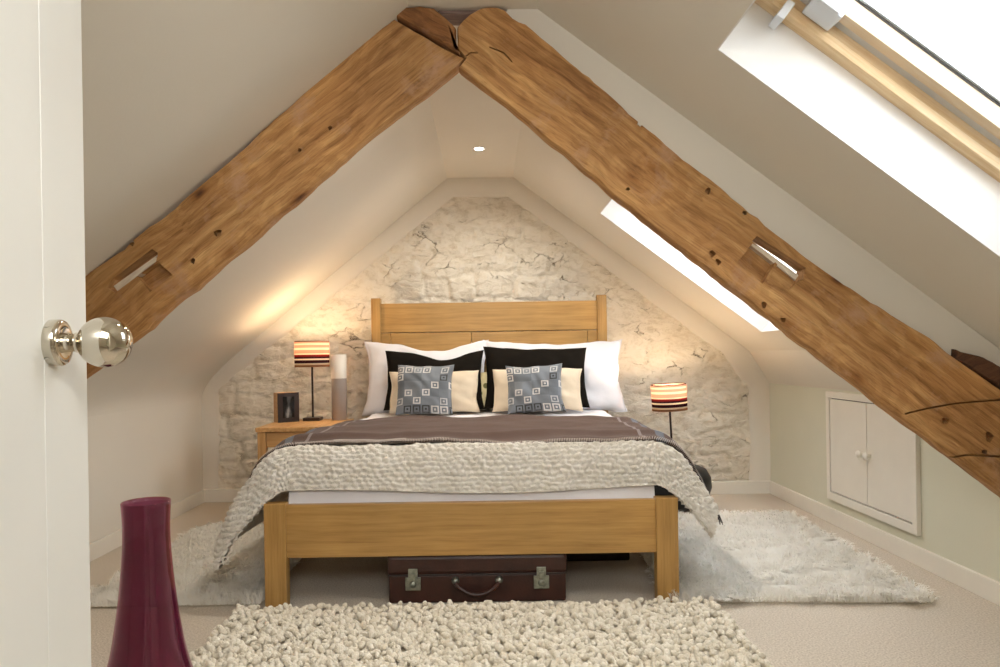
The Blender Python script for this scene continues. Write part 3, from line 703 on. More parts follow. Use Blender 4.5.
# drape: cloth laid over the bed and hanging at foot and sides
TOPZ = 0.598; HWT = 0.715; YE = FY + 0.165
def dome(a, y):
    """gentle swell of the duvet"""
    return 0.012*max(0, 1-(abs(a)/0.8)**3)*min(1, max(0, (y-YE)/0.35))
def drape(a, b, lift, w=HWT, fr=0.28, steep=1.0, edge=0.0):
    """a across, b beyond the foot edge (negative: on top)"""
    ea = max(abs(a)-w, 0.0); eb = max(b, 0.0); e = math.hypot(ea, eb); s = 1 if a >= 0 else -1
    aa = min(abs(a), w)
    y = YE - min(b, 0.0)
    ca, cb_ = (ea/e, eb/e) if e > 1e-6 else (0, 0)
    R = 0.17
    if e < R*1.2: an = e/R; r = R*math.sin(an); h = R*(1-math.cos(an))
    else:
        r0 = R*math.sin(1.2); h0 = R*(1-math.cos(1.2)); k = e - R*1.2; r = r0 + k*0.45; h = h0 + k*0.893
    rs = r*(ca*ca*1.0 + cb_*cb_*fr*2.1) + lift
    if e < 1e-6: return Vector((bcx(y) + s*aa, y, TOPZ + lift + dome(a, y)))
    x = s*(aa + rs*ca + (lift*0 )); y2 = y - rs*cb_
    z = TOPZ + dome(aa, y)*math.exp(-e*6) - h + lift*max(0, 1-e/0.2)
    return Vector((bcx(y2) + x, y2, z))
def cloth(name, na, nb, afun, bfun, lift, mat, dispf=None, parent=None, thick=0.006, cl_scale=1.0, smooth=True, fr=0.28):
    P = np.zeros((nb, na, 3)); AB = np.zeros((nb, na, 3))
    for j in range(nb):
        for i in range(na):
            u = i/(na-1)*2-1; v = j/(nb-1)
            a, b = afun(u, v), bfun(u, v)
            P[j, i] = drape(a, b, lift, fr=fr); AB[j, i] = (a, b, 0)
    du = np.gradient(P, axis=1); dv = np.gradient(P, axis=0); nr = np.cross(du, dv); nr /= (np.linalg.norm(nr, axis=2, keepdims=True)+1e-9)
    if nr[nb//2, na//2, 2] < 0: nr = -nr
    if dispf is not None:
        Dm_ = np.array([[dispf(AB[j, i, 0], AB[j, i, 1]) for i in range(na)] for j in range(nb)])
        P = P + nr*Dm_[..., None]
    Bk = P - nr*thick
    V = np.concatenate([P.reshape(-1, 3), Bk.reshape(-1, 3)]); n = na*nb; ii = np.arange(n).reshape(nb, na)
    q = np.stack([ii[:-1, :-1], ii[:-1, 1:], ii[1:, 1:], ii[1:, :-1]], -1).reshape(-1, 4)
    Fc = [q, q[:, ::-1]+n]
    brd = list(ii[0, :]) + list(ii[1:, -1]) + list(ii[-1, ::-1][1:]) + list(ii[::-1, 0][1:])
    e = np.array([(brd[k], brd[k+1], brd[k+1]+n, brd[k]+n) for k in range(len(brd)-1)]); Fc.append(e)
    o = from_np(name, V, np.concatenate(Fc), mat, parent, smooth)
    at = o.data.attributes.new('cloth', 'FLOAT_VECTOR', 'POINT'); co = np.concatenate([AB.reshape(-1, 3)]*2).astype(np.float32); at.data.foreach_set('vector', co.ravel())
    return o, P, nr
def nz(a, b, s, k=0.0): return noise.noise(Vector((a*s+k, b*s, k)))
# white duvet: visible above the footboard and up by the pillows
o, _, _ = cloth('duvet', 120, 150, lambda u, v: u*0.725, lambda u, v: -1.67 + v*(1.67+0.375+0.010*math.sin(u*9)), 0.0, M['cotton'], lambda a, b: 0.010*nz(a, b, 5, 1)+0.004*nz(a, b, 16, 4), thick=0.02)
tag(o, 'white cotton duvet spread over the bed, showing in a strip above the footboard', 'duvet')
# ivory knitted bedspread hanging lower at both front corners
def knit_b(u, v):
    # front hem: straight in the middle, dipping to a corner at each side
    hem = 0.265 + 0.012*math.sin(u*5+1) + 0.02*max(0, (abs(u)-0.62)/0.38)**1.5
    return -0.75 + v*(0.75+hem)
def knit_d(a, b):
    s = 0.033; r = math.floor(b/ (s*0.62)); b = b + 0.012*nz(a, b, 14, 11); r = math.floor(b/(s*0.62)); aa = a/s + 0.5*(r % 2) + 0.9*nz(a, b, 11, 3); bb = b/(s*0.62)
    fx = aa - math.floor(aa) - 0.5; fy = bb - r - 0.5
    d = math.sqrt(max(0, 1 - (fx*fx*3.3 + fy*fy*3.3)))
    return (0.021*d + 0.007*nz(a, b, 55, 7) + 0.012*nz(a, b, 6, 2) + 0.007)*min(1.0, max(0.12, (b-0.025)/0.04)) - (0.006 if b < 0.03 else 0)
o, _, _ = cloth('bedspread', 470, 200, lambda u, v: u*(HWT + (0.51 if u < 0 else 0.39)), knit_b, 0.012, M['knit'], knit_d, thick=0.014)
tag(o, 'ivory chunky knit bedspread hanging over the foot of the bed', 'bedspread')
# brown wool blanket
BW = 1.13
def bl_b(u, v): return -0.94 + v*(0.94 + 0.035 + 0.015*math.sin(u*4) - 0.05*max(0, abs(u)-0.7))
def bl_d(a, b):
    return 0.014*nz(a, b, 3.5, 5) + 0.014*math.exp(-((b+0.13+0.05*nz(a,b,1.2,3))/0.05)**2) + 0.005*math.sin(b*22 + 2.5*nz(a, b, 1.5, 8)) * (0.4+0.6*min(1, abs(a)/0.8)) + 0.004*nz(a, b, 12, 6)
bl, P, nr = cloth('blanket', 230, 130, lambda u, v: u*(HWT + (0.35 if u < 0 else 0.40)), bl_b, 0.028, M['blanket'], bl_d, thick=0.010)
tag(bl, 'brown wool blanket with grey striped ends laid across the bed', 'blanket')
# stitched front edge: short stitches in one row
V = []; Fc = []
def add_strand(V, Fc, pts, w0, w1, up):
    n = len(pts); b0 = len(V)
    for i, p in enumerate(pts):
        t = (pts[min(i+1, n-1)] - pts[max(i-1, 0)]); t = t/(np.linalg.norm(t)+1e-9); s = np.cross(t, up); s = s/(np.linalg.norm(s)+1e-9); w = w0 + (w1-w0)*i/(n-1)
        V.append(p - s*w); V.append(p + s*w); V.append(p + np.cross(s, t)*w*1.2)
    for i in range(n-1):
        a = b0 + 3*i; c = a + 3
        Fc += [(a, a+2, c+2, c), (a+2, a+1, c+1, c+2), (a+1, a, c, c+1)]
for k in range(0, 330):
    f = k/330*(P.shape[1]-2); i = int(f); g = f-i
    p = P[-1, i]*(1-g) + P[-1, i+1]*g; q = P[-4, i]*(1-g)+P[-4, i+1]*g; nn = nr[-1, i]
    add_strand(V, Fc, [q + nn*0.002, (p+q)/2 + nn*0.005, p + nn*0.002 + (p-q)*0.15, p - nn*0.008], 0.0016, 0.0016, nn)
st_ = from_np('blanket_stitching', V, Fc, M['stitch'], bl); tag(st_, kind='stuff'); st_['label'] = 'pale blanket stitch along the front edge'
V = []; Fc = []
for side in (0, -1):
    for j in range(0, P.shape[0]-1):
        for g in (0, 0.5):
            p = P[j, side]*(1-g) + P[min(j+1, P.shape[0]-1), side]*g; q = P[j, 3 if side == 0 else -4]; dr = p-q; dr /= np.linalg.norm(dr)+1e-9
            ln = 0.05*random.uniform(0.8, 1.2); jx = np.array([random.uniform(-.3,.3), random.uniform(-.3,.3), 0])*0.02
            add_strand(V, Fc, [p - dr*0.004, p + dr*ln*0.5 + jx*0.5, p + dr*ln + jx + np.array([0,0,-0.008])], 0.0025, 0.0018, nr[j, side])
fr_ = from_np('fringe', V, Fc, M['fringe'], bl); tag(fr_, kind='stuff'); fr_['label'] = 'dark fringe along both ends'

# ------------------------------------------------------------------ pillows and cushions
def pillow_mesh(name, w, h, t, mat, parent=None, sag=0.0, seed=0, ear=0.05, n=46, flange=0.0, wr=0.006, sag_at=0.0, skew=0.0, belly=0.0):
    """standing cushion: x across, z up, y thickness (front is -y); origin at bottom middle"""
    V = []; CL = []
    for side in (-1, 1):
        for j in range(n):
            for i in range(n):
                u = i/(n-1)*2-1; v = j/(n-1)*2-1
                # pulled-in edges, pointed corners
                ku = 1 - ear*(1-abs(v)**2.2); kv = 1 - ear*(1-abs(u)**2.2)
                x = u*w/2*ku; z = v*h/2*kv
                th = (max(0, 1-abs(u)**2.6)*max(0, 1-abs(v)**2.6))**0.45
                y = side*t/2*th
                z -= belly*t*0.1
                if sag: z -= sag*math.exp(-((u-sag_at)/0.45)**2)*((v+1)/2)**1.5
                z += skew*u*((v+1)/2)
                y += wr*noise.fractal(Vector((x*7+seed, z*7, seed*1.3)), 1, 2, 3)*(1 if th > 0.01 else 0.6)*side*0.8
                y += side*wr*0.9*math.sin(7*u + 5*v + 3*noise.noise(Vector((u*1.5, v*1.5, seed))))*th*noise.noise(Vector((u*1.2+seed, v*1.2, 4)))*2
                x += wr*0.8*noise.noise(Vector((z*11, seed, side*0.0))); z += wr*0.9*noise.noise(Vector((x*9, seed+3, 0)))
                V.append((x, y, z + h/2)); CL.append((u, v, 0))
    N2 = n*n; ii = np.arange(N2).reshape(n, n)
    q = np.stack([ii[:-1, :-1], ii[:-1, 1:], ii[1:, 1:], ii[1:, :-1]], -1).reshape(-1, 4)
    brd = list(ii[0, :]) + list(ii[1:, -1]) + list(ii[-1, ::-1][1:]) + list(ii[::-1, 0][1:])
    e = np.array([(brd[k]+N2, brd[k+1]+N2, brd[k+1], brd[k]) for k in range(len(brd)-1)])
    o = from_np(name, V, np.concatenate([q, q[:, ::-1]+N2, e]), mat, parent)
    at = o.data.attributes.new('cloth', 'FLOAT_VECTOR', 'POINT'); at.data.foreach_set('vector', np.array(CL, dtype=np.float32).ravel())
    if flange:
        # flat border all round
        f = flange; fn = []; Vv = []; Fv = []; m = 60
        ring = []
        for k in range(4*m):
            s_, fpos = divmod(k, m); c = fpos/m*2-1
            u, v = [(c, -1), (1, c), (-c, 1), (-1, -c)][s_]
            def P_(u, v, g):
                ku = 1 - ear*(1-abs(v)**2.2); kv = 1 - ear*(1-abs(u)**2.2)
                x = u*(w/2*ku + g); z = v*(h/2*kv + g)
                if sag: z -= sag*math.exp(-((u-sag_at)/0.45)**2)*((v+1)/2)**1.5
                z += skew*u*((v+1)/2)
                return (x, 0.003*math.sin(k*0.4), z + h/2)
            ring.append((P_(u*0.97, v*0.97, 0), P_(u, v, f)))
        for (a, b) in ring: Vv += [(a[0], -0.003, a[2]), (b[0], b[1]-0.003, b[2]), (b[0], b[1]+0.003, b[2]), (a[0], 0.003, a[2])]
        K = len(ring)
        for k in range(K):
            k2 = (k+1) % K
            for c in range(4): Fv.append((4*k+c, 4*k+(c+1)%4, 4*k2+(c+1)%4, 4*k2+c))
        return o, (Vv, Fv)
    return o
def place(o, X, Ybot, d, lean=0.2, yaw=0.0, roll=0.0, z=None):
    p = px(X, Ybot, d)
    if z is not None: p.z = z
    o.location = p; o.rotation_euler = (-lean, roll, yaw)
BZ = TOPZ + 0.012
def white_pillow(X, d, w, h, lab, **kw):
    o = pillow_mesh('pillow', w, h, 0.17, M['cotton_fine'], **kw)
    place(o, X, 405, d, kw2.get('lean', 0.28), z=BZ-0.02); tag(o, lab, 'pillow', 'white pillows against the headboard'); return o
kw2 = {}
wl = white_pillow(426, 4.46, 0.82, 0.50, 'large white pillow against the left half of the headboard, its top edge dipping', sag=0.06, seed=2, ear=0.09, wr=0.012, sag_at=0.15)
wr_ = white_pillow(556, 4.46, 0.92, 0.49, 'large white pillow against the right half of the headboard, sticking out past its post', sag=0.01, seed=5, ear=0.10, wr=0.012, skew=-0.005)
def black_pillow(X, d, w, h, lab, **kw):
    o = pillow_mesh('pillow', w, h, 0.13, M['black_cloth'], **kw)
    place(o, X, 408, d, 0.30, z=BZ+0.025); tag(o, lab, 'pillow', 'black pillows in front of the white ones'); return o
black_pillow(434, 4.28, 0.62, 0.385, 'black pillow on the left half of the bed, its top edge dented', sag=0.055, seed=8, ear=0.07, wr=0.006, sag_at=0.2)
black_pillow(537, 4.28, 0.65, 0.395, 'black pillow on the right half of the bed with straight top edge', sag=0.0, seed=9, ear=0.07, wr=0.006, skew=-0.008)
o = pillow_mesh('cushion', 0.54, 0.255, 0.11, M['beige_cloth'], seed=12, ear=0.05, wr=0.010); place(o, 434, 410, 4.15, 0.25, z=BZ+0.018); tag(o, 'beige linen cushion behind the left patterned cushion', 'cushion', 'beige cushions')
o = pillow_mesh('cushion', 0.54, 0.26, 0.11, M['beige_cloth'], seed=14, ear=0.05, wr=0.010); place(o, 538, 410, 4.15, 0.25, z=BZ+0.018); tag(o, 'beige linen cushion behind the right patterned cushion', 'cushion', 'beige cushions')
o = pillow_mesh('cushion', 0.33, 0.30, 0.13, M['pattern'], seed=17, ear=0.06, wr=0.009); place(o, 424, 412, 4.02, 0.30, roll=0.03, yaw=0.05, z=BZ+0.018); tag(o, 'small grey cushion with pale squares on the left half of the bed', 'cushion', 'grey square patterned cushions')
o = pillow_mesh('cushion', 0.335, 0.29, 0.13, M['pattern'], seed=19, ear=0.08, wr=0.009); place(o, 536, 412, 4.02, 0.30, roll=-0.04, yaw=-0.08, z=BZ+0.018); o.data.materials[0] = M['pattern']; tag(o, 'small grey cushion with pale squares on the right half of the bed', 'cushion', 'grey square patterned cushions')
o = pillow_mesh('cushion', 0.20, 0.24, 0.07, M['floral'], seed=23, ear=0.03); place(o, 483, 410, 4.37, 0.25, z=BZ+0.018); tag(o, 'cream and olive flowered cushion glimpsed between the two black pillows', 'cushion')

# ------------------------------------------------------------------ bedside table, lamps and ornaments
TZ = 0.572
tx0, tx1, ty0, ty1 = -1.328, -0.86, 3.99, 4.50
tb = thing('bedside_table', 'pale oak bedside table left of the bed', 'table', ((tx0+tx1)/2, (ty0+ty1)/2, 0))
tw, tdp = (tx1-tx0)/2, (ty1-ty0)/2
def tbox(name, *a, **k): return gbox(name, *a, mat=M['oak_light'], parent=tb, **k)
tbox('table_top', -tw, tw, -tdp, tdp, TZ-0.026, TZ)
for sx in (-1, 1):
    for sy in (-1, 1):
        x0 = sx*(tw-0.008); x1 = sx*(tw-0.055); y0 = sy*(tdp-0.008); y1 = sy*(tdp-0.055)
        tbox('leg', min(x0,x1), max(x0,x1), min(y0,y1), max(y0,y1), 0, TZ-0.026, vertical=True)
dr = tbox('drawer_front', -tw+0.058, tw-0.058, -tdp+0.014, -tdp+0.032, TZ-0.115, TZ-0.030)
tbox('apron', -tw+0.055, tw-0.055, tdp-0.03, tdp-0.014, TZ-0.12, TZ-0.026)
for sx in (-1, 1):
    x0, x1 = sorted((sx*(tw-0.014), sx*(tw-0.03))); bm = bmesh.new(); box(bm, x0, x1, -tdp+0.055, tdp-0.055, TZ-0.12, TZ-0.026, 0.002); from_bm('apron', bm, M['oak_light'], tb)

def table_lamp(loc, label):
    t = thing('table_lamp', label, 'lamp', loc, group='striped table lamps')
    boxobj('lamp_base', (-0.052, 0.052, -0.052, 0.052, 0.0, 0.020), M['black_metal'], t, 0.004)
    tube('lamp_pole', [(0,0,0.018), (0,0,0.2), (0,0,0.39)], 0.0065, M['black_metal'], t, 12)
    lathe('lamp_holder', [(0.0, 0.37), (0.014, 0.37), (0.016, 0.40), (0.0, 0.405)], M['black_metal'], t, 16)
    sh = lathe('lamp_shade', [(0.107, 0.337), (0.108, 0.40), (0.107, 0.50), (0.1045, 0.50), (0.1045, 0.40), (0.1045, 0.337)], M['shade'], t, 64, closed=True)
    V = []
    for k in range(3):
        a = 2*PI*k/3; tube('shade_spoke', [(0.012*math.cos(a), 0.012*math.sin(a), 0.392), (0.105*math.cos(a), 0.105*math.sin(a), 0.470)], 0.0016, M['black_metal'], sh, 6)
    lathe('bulb', [(0.0, 0.402), (0.010, 0.404), (0.013, 0.415)] + [(0.023*math.sin(a), 0.438-0.023*math.cos(a)) for a in np.linspace(0.6, PI, 10)], M['bulb'], t, 20)
    return t
TILT = 0
lmp = table_lamp((-1.105, 4.42, TZ), 'lit table lamp with striped drum shade standing on the bedside table')
lm2 = copy_tree(lmp); rl = px(669, 412, 4.36); lm2.location = (rl.x+0.02, 4.36, 0.270); lm2.rotation_euler = (0, -0.05, 0.3)
lm2['label'] = 'lit table lamp with striped drum shade standing low right of the bed'
# white and grey cylinder vase
cvp = px(340.5, 414, 4.46)
cv = thing('cylinder_vase', 'tall slim cylinder vase, white above and grey below, beside the left lamp', 'vase', (cvp.x, 4.43, TZ))
lathe('lower_body', [(0.0, 0.0), (0.046, 0.0), (0.048, 0.003), (0.048, 0.262)], M['grey_vase'], cv, 40)['label'] = 'grey lower half'
lathe('upper_body', [(0.048, 0.262), (0.0485, 0.265), (0.0485, 0.412), (0.044, 0.412), (0.044, 0.28), (0.0, 0.28)], M['cream_vase'], cv, 40)['label'] = 'white upper half'
# photo frame, a deep oak block frame turned a little
fp = px(288, 419, 4.24)
pf = thing('photo_frame', 'small oak picture frame with a dark photograph on the bedside table', 'picture frame', (fp.x-0.02, 4.32, TZ), (0.0, 0, 0.60))
bm = bmesh.new(); box(bm, -0.067, 0.067, -0.0, 0.075, 0, 0.182, 0.002); from_bm('frame_block', bm, M['oak_light'], pf)
bm = bmesh.new(); box(bm, -0.067, 0.067, -0.006, 0.0, 0.0, 0.182, 0.001); from_bm('mount', bm, M['leather_dark'], pf)
bm = bmesh.new(); box(bm, -0.035, 0.035, -0.0015, 0.0, -0.065, 0.065); ph = from_bm('photograph', bm, M['photo'], pf); ph.location = (0, -0.0065, 0.093)

# black pouf under the right lamp
lathe_prof = [(0.0, 0.0), (0.13, 0.003), (0.19, 0.03), (0.235, 0.08), (0.255, 0.14), (0.25, 0.20), (0.225, 0.245), (0.18, 0.263), (0.10, 0.268), (0.0, 0.268)]
pp = lathe('pouf', lathe_prof, M['pouf'], None, 48); pp.location = (1.115, 4.34, 0); tag(pp, 'low round black pouf right of the bed, mostly hidden behind the blanket', 'pouf')
for v in pp.data.vertices: pass

# ------------------------------------------------------------------ suitcases
def suitcase(loc, w, d, h, mat, label, locks=True, cx=0.0):
    t = thing('suitcase', label, 'suitcase', loc)
    hz = h*0.62
    bm = bmesh.new(); box(bm, -w/2, w/2, 0, d, 0, hz, 0.012); from_bm('case_body', bm, mat, t)
    bm = bmesh.new(); box(bm, -w/2-0.004, w/2+0.004, -0.004, d+0.004, hz-0.004, h, 0.014); from_bm('lid', bm, mat, t)
    tube('lid_seam', [(-w/2, -0.005, hz-0.003), (0, -0.006, hz-0.003), (w/2, -0.005, hz-0.003)], 0.003, M['leather_dark'], t, 8)
    if locks:
        for s in (-1, 1):
            x = s*w*0.36
            bm = bmesh.new(); box(bm, x-0.030, x+0.030, -0.010, 0.0, hz-0.062, hz-0.012, 0.002); box(bm, x-0.018, x+0.018, -0.012, 0.0, hz-0.014, hz+0.022, 0.002)
            box(bm, x-0.010, x+0.010, -0.016, -0.008, hz-0.022, hz+0.006, 0.003)
            lk = from_bm('lock', bm, M['brass_old'], t)
            lathe('lock_button', [(0.0, 0.006), (0.010, 0.006), (0.013, 0.003), (0.014, 0.0)], M['brass_old'], lk, 20, (x, -0.010, hz-0.038), (0, -1, 0))
        pts = [(-0.085 + 0.17*k/16, -0.022 - 0.010*math.sin(PI*k/16), hz - 0.030 - 0.045*math.sin(PI*k/16)**0.7) for k in range(17)]
        hn = tube('handle', pts, 0.0085, M['leather'], t, 10)
        for s in (-1, 1): lathe('handle_mount', [(0.0, 0.02), (0.008, 0.02), (0.013, 0.012), (0.016, 0.0)], M['brass_old'], hn, 18, (s*0.085, 0, hz-0.028), (0, -1, 0))
    return t
suitcase((-0.052, 2.735, 0), 0.695, 0.42, 0.187, M['leather'], 'brown leather suitcase with two metal locks under the foot of the bed')
suitcase((0.32, 3.25, 0), 0.66, 0.42, 0.18, M['leather_dark'], 'darker suitcase further back under the bed, behind the brown one', locks=False)

# ------------------------------------------------------------------ rugs
def rug_base(name, x0, x1, y0, y1, label, loc=None, yaw=0):
    t = thing(name, label, 'rug', ((x0+x1)/2, (y0+y1)/2, 0), (0, 0, yaw))
    boxobj('rug_backing', (-(x1-x0)/2+0.012, (x1-x0)/2-0.012, -(y1-y0)/2+0.015, (y1-y0)/2-0.012, 0.0, 0.010), M['rug_base'], t, 0.003)
    return t, (x1-x0)/2, (y1-y0)/2
def flokati(x0, x1, y0, y1, label, n, seed, yaw=0):
    t, hx_, hy_ = rug_base('shaggy_rug', x0, x1, y0, y1, label, yaw=yaw)
    rg = np.random.default_rng(seed)
    P0 = np.stack([rg.uniform(-hx_, hx_, n), rg.uniform(-hy_, hy_, n), np.full(n, 0.008)], -1)
    # clumped lean directions
    fx = np.array([noise.noise(Vector((p[0]*6, p[1]*6, seed))) for p in P0]); fy = np.array([noise.noise(Vector((p[0]*6+9, p[1]*6, seed+4))) for p in P0])
    dx = fx*2.2 + rg.normal(0, 0.35, n); dy = fy*2.2 - 0.25 + rg.normal(0, 0.35, n)
    ln = rg.uniform(0.035, 0.062, n); mag = np.hypot(dx, dy)+1e-6; lean = np.clip(mag, 0.2, 1.3); dx /= mag; dy /= mag
    cs = 0.034; gx = np.floor(P0[:, 0]/cs); gy = np.floor(P0[:, 1]/cs)
    hsh = np.modf(np.sin(gx*12.9898 + gy*78.233 + seed)*43758.5453)[0]; hsh2 = np.modf(np.sin(gx*39.3 + gy*11.1 + seed)*24634.63)[0]
    ccx = (gx+0.5+hsh*0.4)*cs; ccy = (gy+0.5+hsh2*0.4)*cs
    segs = 4; V = np.zeros((n, segs, 2, 3)); wv = rg.uniform(0.0018, 0.0034, n)
    wob = rg.normal(0, 0.006, (n, segs, 2))
    sidx, sidy = -dy, dx
    ang = rg.uniform(0, PI, n)
    for k in range(segs):
        f = k/(segs-1)
        out = ln*lean*0.62*f**1.3; up = ln*(0.85 - 0.45*np.minimum(1, lean))*math.sin(f*PI*0.62)
        cx_ = P0[:, 0] + dx*out + wob[:, k, 0]*f; cy_ = P0[:, 1] + dy*out + wob[:, k, 1]*f; cz_ = P0[:, 2] + np.maximum(up, 0.001)
        pull = 0.65*f; cx_ = cx_ + (ccx - P0[:, 0])*pull + hsh*0.012*f; cy_ = cy_ + (ccy - P0[:, 1])*pull + hsh2*0.012*f; cz_ = cz_ + 0.008*f*np.abs(hsh)
        w = wv*(1-0.7*f)
        for s, sg in ((0, -1), (1, 1)):
            V[:, k, s, 0] = cx_ + sg*sidx*w; V[:, k, s, 1] = cy_ + sg*sidy*w; V[:, k, s, 2] = cz_ + sg*np.cos(ang)*w*0.15
    base = np.arange(n)*segs*2; Fc = []
    for k in range(segs-1): Fc.append(np.stack([base+2*k, base+2*k+1, base+2*k+3, base+2*k+2], -1))
    o = from_np('pile', V.reshape(-1, 3), np.concatenate(Fc), M['flokati'], t); tag(o, kind='stuff')
    return t
flokati(-1.62, -0.90, 2.73, 3.97, 'white shaggy long pile rug on the left side of the bed', 52000, 3)
flokati(0.72, 1.70, 2.66, 4.05, 'white shaggy long pile rug on the right side of the bed', 70000, 6, yaw=-0.05)
t, hx_, hy_ = rug_base('bobble_rug', -0.94, 0.83, 1.15, 2.63, 'cream chunky bobble wool rug in front of the footboard')
bmi = bmesh.new(); bmesh.ops.create_icosphere(bmi, subdivisions=2, radius=1.0)
IV = np.array([v.co[:] for v in bmi.verts]); IF = np.array([[v.index for v in f.verts] for f in bmi.faces]); bmi.free()
blobs = []
sp = 0.0180
yy = -hy_+0.01; r_i = 0
while yy < hy_:
    xx = -hx_ + (sp/2 if r_i % 2 else 0)
    while xx < hx_:
        blobs.append((xx + random.gauss(0, 0.005), yy + random.gauss(0, 0.005), 0.016 + random.random()*0.026)); xx += sp*random.uniform(0.85, 1.2)
    yy += sp*0.88; r_i += 1
nb = len(blobs); B = np.array(blobs); rad = RNG.uniform(0.0068, 0.0122, nb)
ax = RNG.normal(0, 1, (nb, 3)); ax[:, 2] *= 0.6; ax /= np.linalg.norm(ax, axis=1, keepdims=True)
Vb = IV[None, :, :]*rad[:, None, None]
al = (Vb*ax[:, None, :]).sum(-1, keepdims=True); Vb = Vb + ax[:, None, :]*al*0.55
Vb = Vb*(1 + 0.13*np.sin(IV[None, :, :]*5.3 + B[:, None, :]*90)) + B[:, None, :]
Fb = (IF[None] + (np.arange(nb)*len(IV))[:, None, None]).reshape(-1, 3)
o = from_np('pile', Vb.reshape(-1, 3), Fb, M['wool'], t); tag(o, kind='stuff')
# stray tips standing at the rim
# ------------------------------------------------------------------ plum glass floor vase
vp = px(143, 497, 1.60)
vp = Vector((px(146, 500, 1.60).x, 1.60, 0)); vt = px(143, 502, 1.6).z
Rr = 0.0525
pr = [(0.0, 0.012), (0.115, 0.012), (0.150, 0.02), (0.155, 0.05), (0.145, 0.10), (0.120, 0.17), (0.096, 0.24), (0.080, 0.30), (0.068, 0.37), (0.058, 0.45), (0.0515, 0.53), (0.050, 0.59), (Rr, vt)]
out = [(0.0, 0.0)] + [(r+0.0, max(0, z-0.012) if z < 0.03 else z) for r, z in pr[1:]]
inn_ = [(max(0.0, r-0.004), z) for r, z in reversed(pr[1:])] 
def smooth_prof(p, n=5):
    res = []
    for i in range(len(p)-1):
        p0 = p[max(0, i-1)]; p1 = p[i]; p2 = p[i+1]; p3 = p[min(len(p)-1, i+2)]
        for k in range(n):
            t_ = k/n; c = [0.5*((2*p1[q]) + (-p0[q]+p2[q])*t_ + (2*p0[q]-5*p1[q]+4*p2[q]-p3[q])*t_*t_ + (-p0[q]+3*p1[q]-3*p2[q]+p3[q])*t_**3) for q in (0, 1)]
            res.append((max(0, c[0]), max(0, c[1])))
    return res + [p[-1]]
full = smooth_prof(out) + [(Rr-0.001, vt+0.002), (Rr-0.0035, vt)] + smooth_prof(inn_) + [(0.0, 0.014)]
vz = lathe('floor_vase', full, M['plum'], None, 80); vz.location = vp; tag(vz, 'tall plum purple glass floor vase standing beside the open door', 'vase')

# ------------------------------------------------------------------ downlight
dp = px(479, 149, 4.08)
dl = thing('downlight', 'small lit recessed downlight in the flat strip of ceiling', 'ceiling light', (dp.x, 4.08, H+1.203))
lathe('trim_ring', [(0.026, -0.002), (0.040, -0.004), (0.043, 0.0)], M['reveal'], dl, 32)
lathe('lamp_face', [(0.0, -0.001), (0.026, -0.0015)], M['spot'], dl, 32)
for yy_, lab in ((3.0, 'added unseen fill downlight in the flat ceiling strip nearer the doorway'),):
    d2 = copy_tree(dl); d2.location.y = yy_; d2['label'] = lab  # extra fitting, hidden by the beams, added with its light to brighten the room

# ------------------------------------------------------------------ light
def light(name, kind, loc, energy, col, **kw):
    ld = bpy.data.lights.new(name, kind); ld.energy = energy; ld.color = col
    for k, v in kw.items():
        if k != 'look': setattr(ld, k, v)
    o = bpy.data.objects.new(name, ld); COL.objects.link(o); o.location = loc
    if 'look' in kw:
        o.rotation_euler = (Vector(kw['look']) - Vector(loc)).to_track_quat('-Z', 'Y').to_euler()
    return o
light('bulb_light', 'POINT', (-1.105, 4.42, TZ+0.485), 4.8, (1.0, 0.71, 0.43), shadow_soft_size=0.022)
light('bulb_light', 'POINT', (lm2.location.x-0.02, 4.36, 0.268+0.485), 4.8, (1.0, 0.71, 0.43), shadow_soft_size=0.022)
for yy_, en in ((4.08, 24), (3.0, 36), (1.75, 9)):  # only the far beam has a real fitting; the nearer two are added fill
    light('downlight_and_fill_beam', 'SPOT', (dp.x, yy_, H+1.185), en, (1.0, 0.92, 0.80), spot_size=2.75, spot_blend=0.9, shadow_soft_size=0.04)
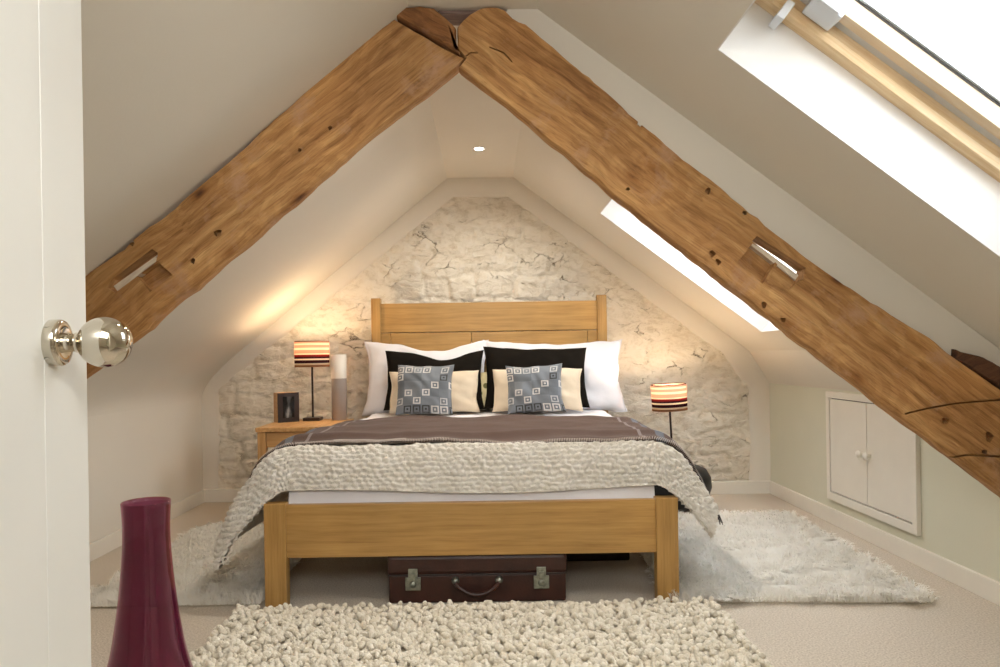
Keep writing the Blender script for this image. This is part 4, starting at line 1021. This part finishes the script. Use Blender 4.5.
light('landing_fill', 'AREA', (0.1, -0.25, 1.75), 18, (0.97, 0.97, 0.95), shape='RECTANGLE', size=0.8, size_y=0.6, look=(0.1, 2.6, 0.7))  # added soft fill from behind the view, no lamp known there
def portal(s0, s1, ya, yb, e):
    c = A + T*((s0+s1)/2) + NN*(RT+0.13) + Vector((0, (ya+yb)/2, 0))
    o = light('roof_window_daylight', 'AREA', c, e, (0.93, 0.97, 1.0), shape='RECTANGLE', size=(s1-s0)-0.2, size_y=(yb-ya)-0.2)
    zax = NN; xax = T; yax = zax.cross(xax)
    o.matrix_world = Matrix(((xax.x, yax.x, zax.x, c.x), (xax.y, yax.y, zax.y, c.y), (xax.z, yax.z, zax.z, c.z), (0,0,0,1)))
    o.data.cycles.is_portal = True
    return o
w = bpy.data.worlds.new('overcast_sky'); SC.world = w; w.use_nodes = True
nt = w.node_tree; bg = nt.nodes['Background']
tc = nt.nodes.new('ShaderNodeTexCoord'); n = N(nt, 'ShaderNodeTexNoise', Scale=1.5, Detail=3.0); L(nt, tc.outputs['Generated'], n.inputs['Vector'])
r = ramp(nt, n.outputs['Fac'], [(0.3, (0.86, 0.90, 1.0)), (0.7, (1.0, 1.0, 1.0))]); L(nt, r.outputs[0], bg.inputs[0]); bg.inputs[1].default_value = 4.8

# ------------------------------------------------------------------ camera
cd = bpy.data.cameras.new('camera'); cam = bpy.data.objects.new('camera', cd); COL.objects.link(cam)
cd.sensor_width = 36; cd.lens = 36*F/1000; cd.shift_x = (500-VX)/1000; cd.shift_y = (VY-333.5)/1000; cd.clip_start = 0.02
cam.matrix_world = Matrix.Translation((0,0,H)) @ Matrix.Rotation(PI/2, 4, 'X') @ Matrix.Rotation(-ROLL, 4, 'Z')
SC.camera = cam
SC.view_settings.view_transform = 'Standard'; SC.view_settings.look = 'None'; SC.view_settings.gamma = 1; SC.view_settings.use_curve_mapping = False
SC.view_settings.exposure = 0.74
SC.cycles.use_denoising = True
SC.cycles.max_bounces = 10; SC.cycles.diffuse_bounces = 6; SC.cycles.transparent_max_bounces = 12
SC.cycles.sample_clamp_indirect = 8
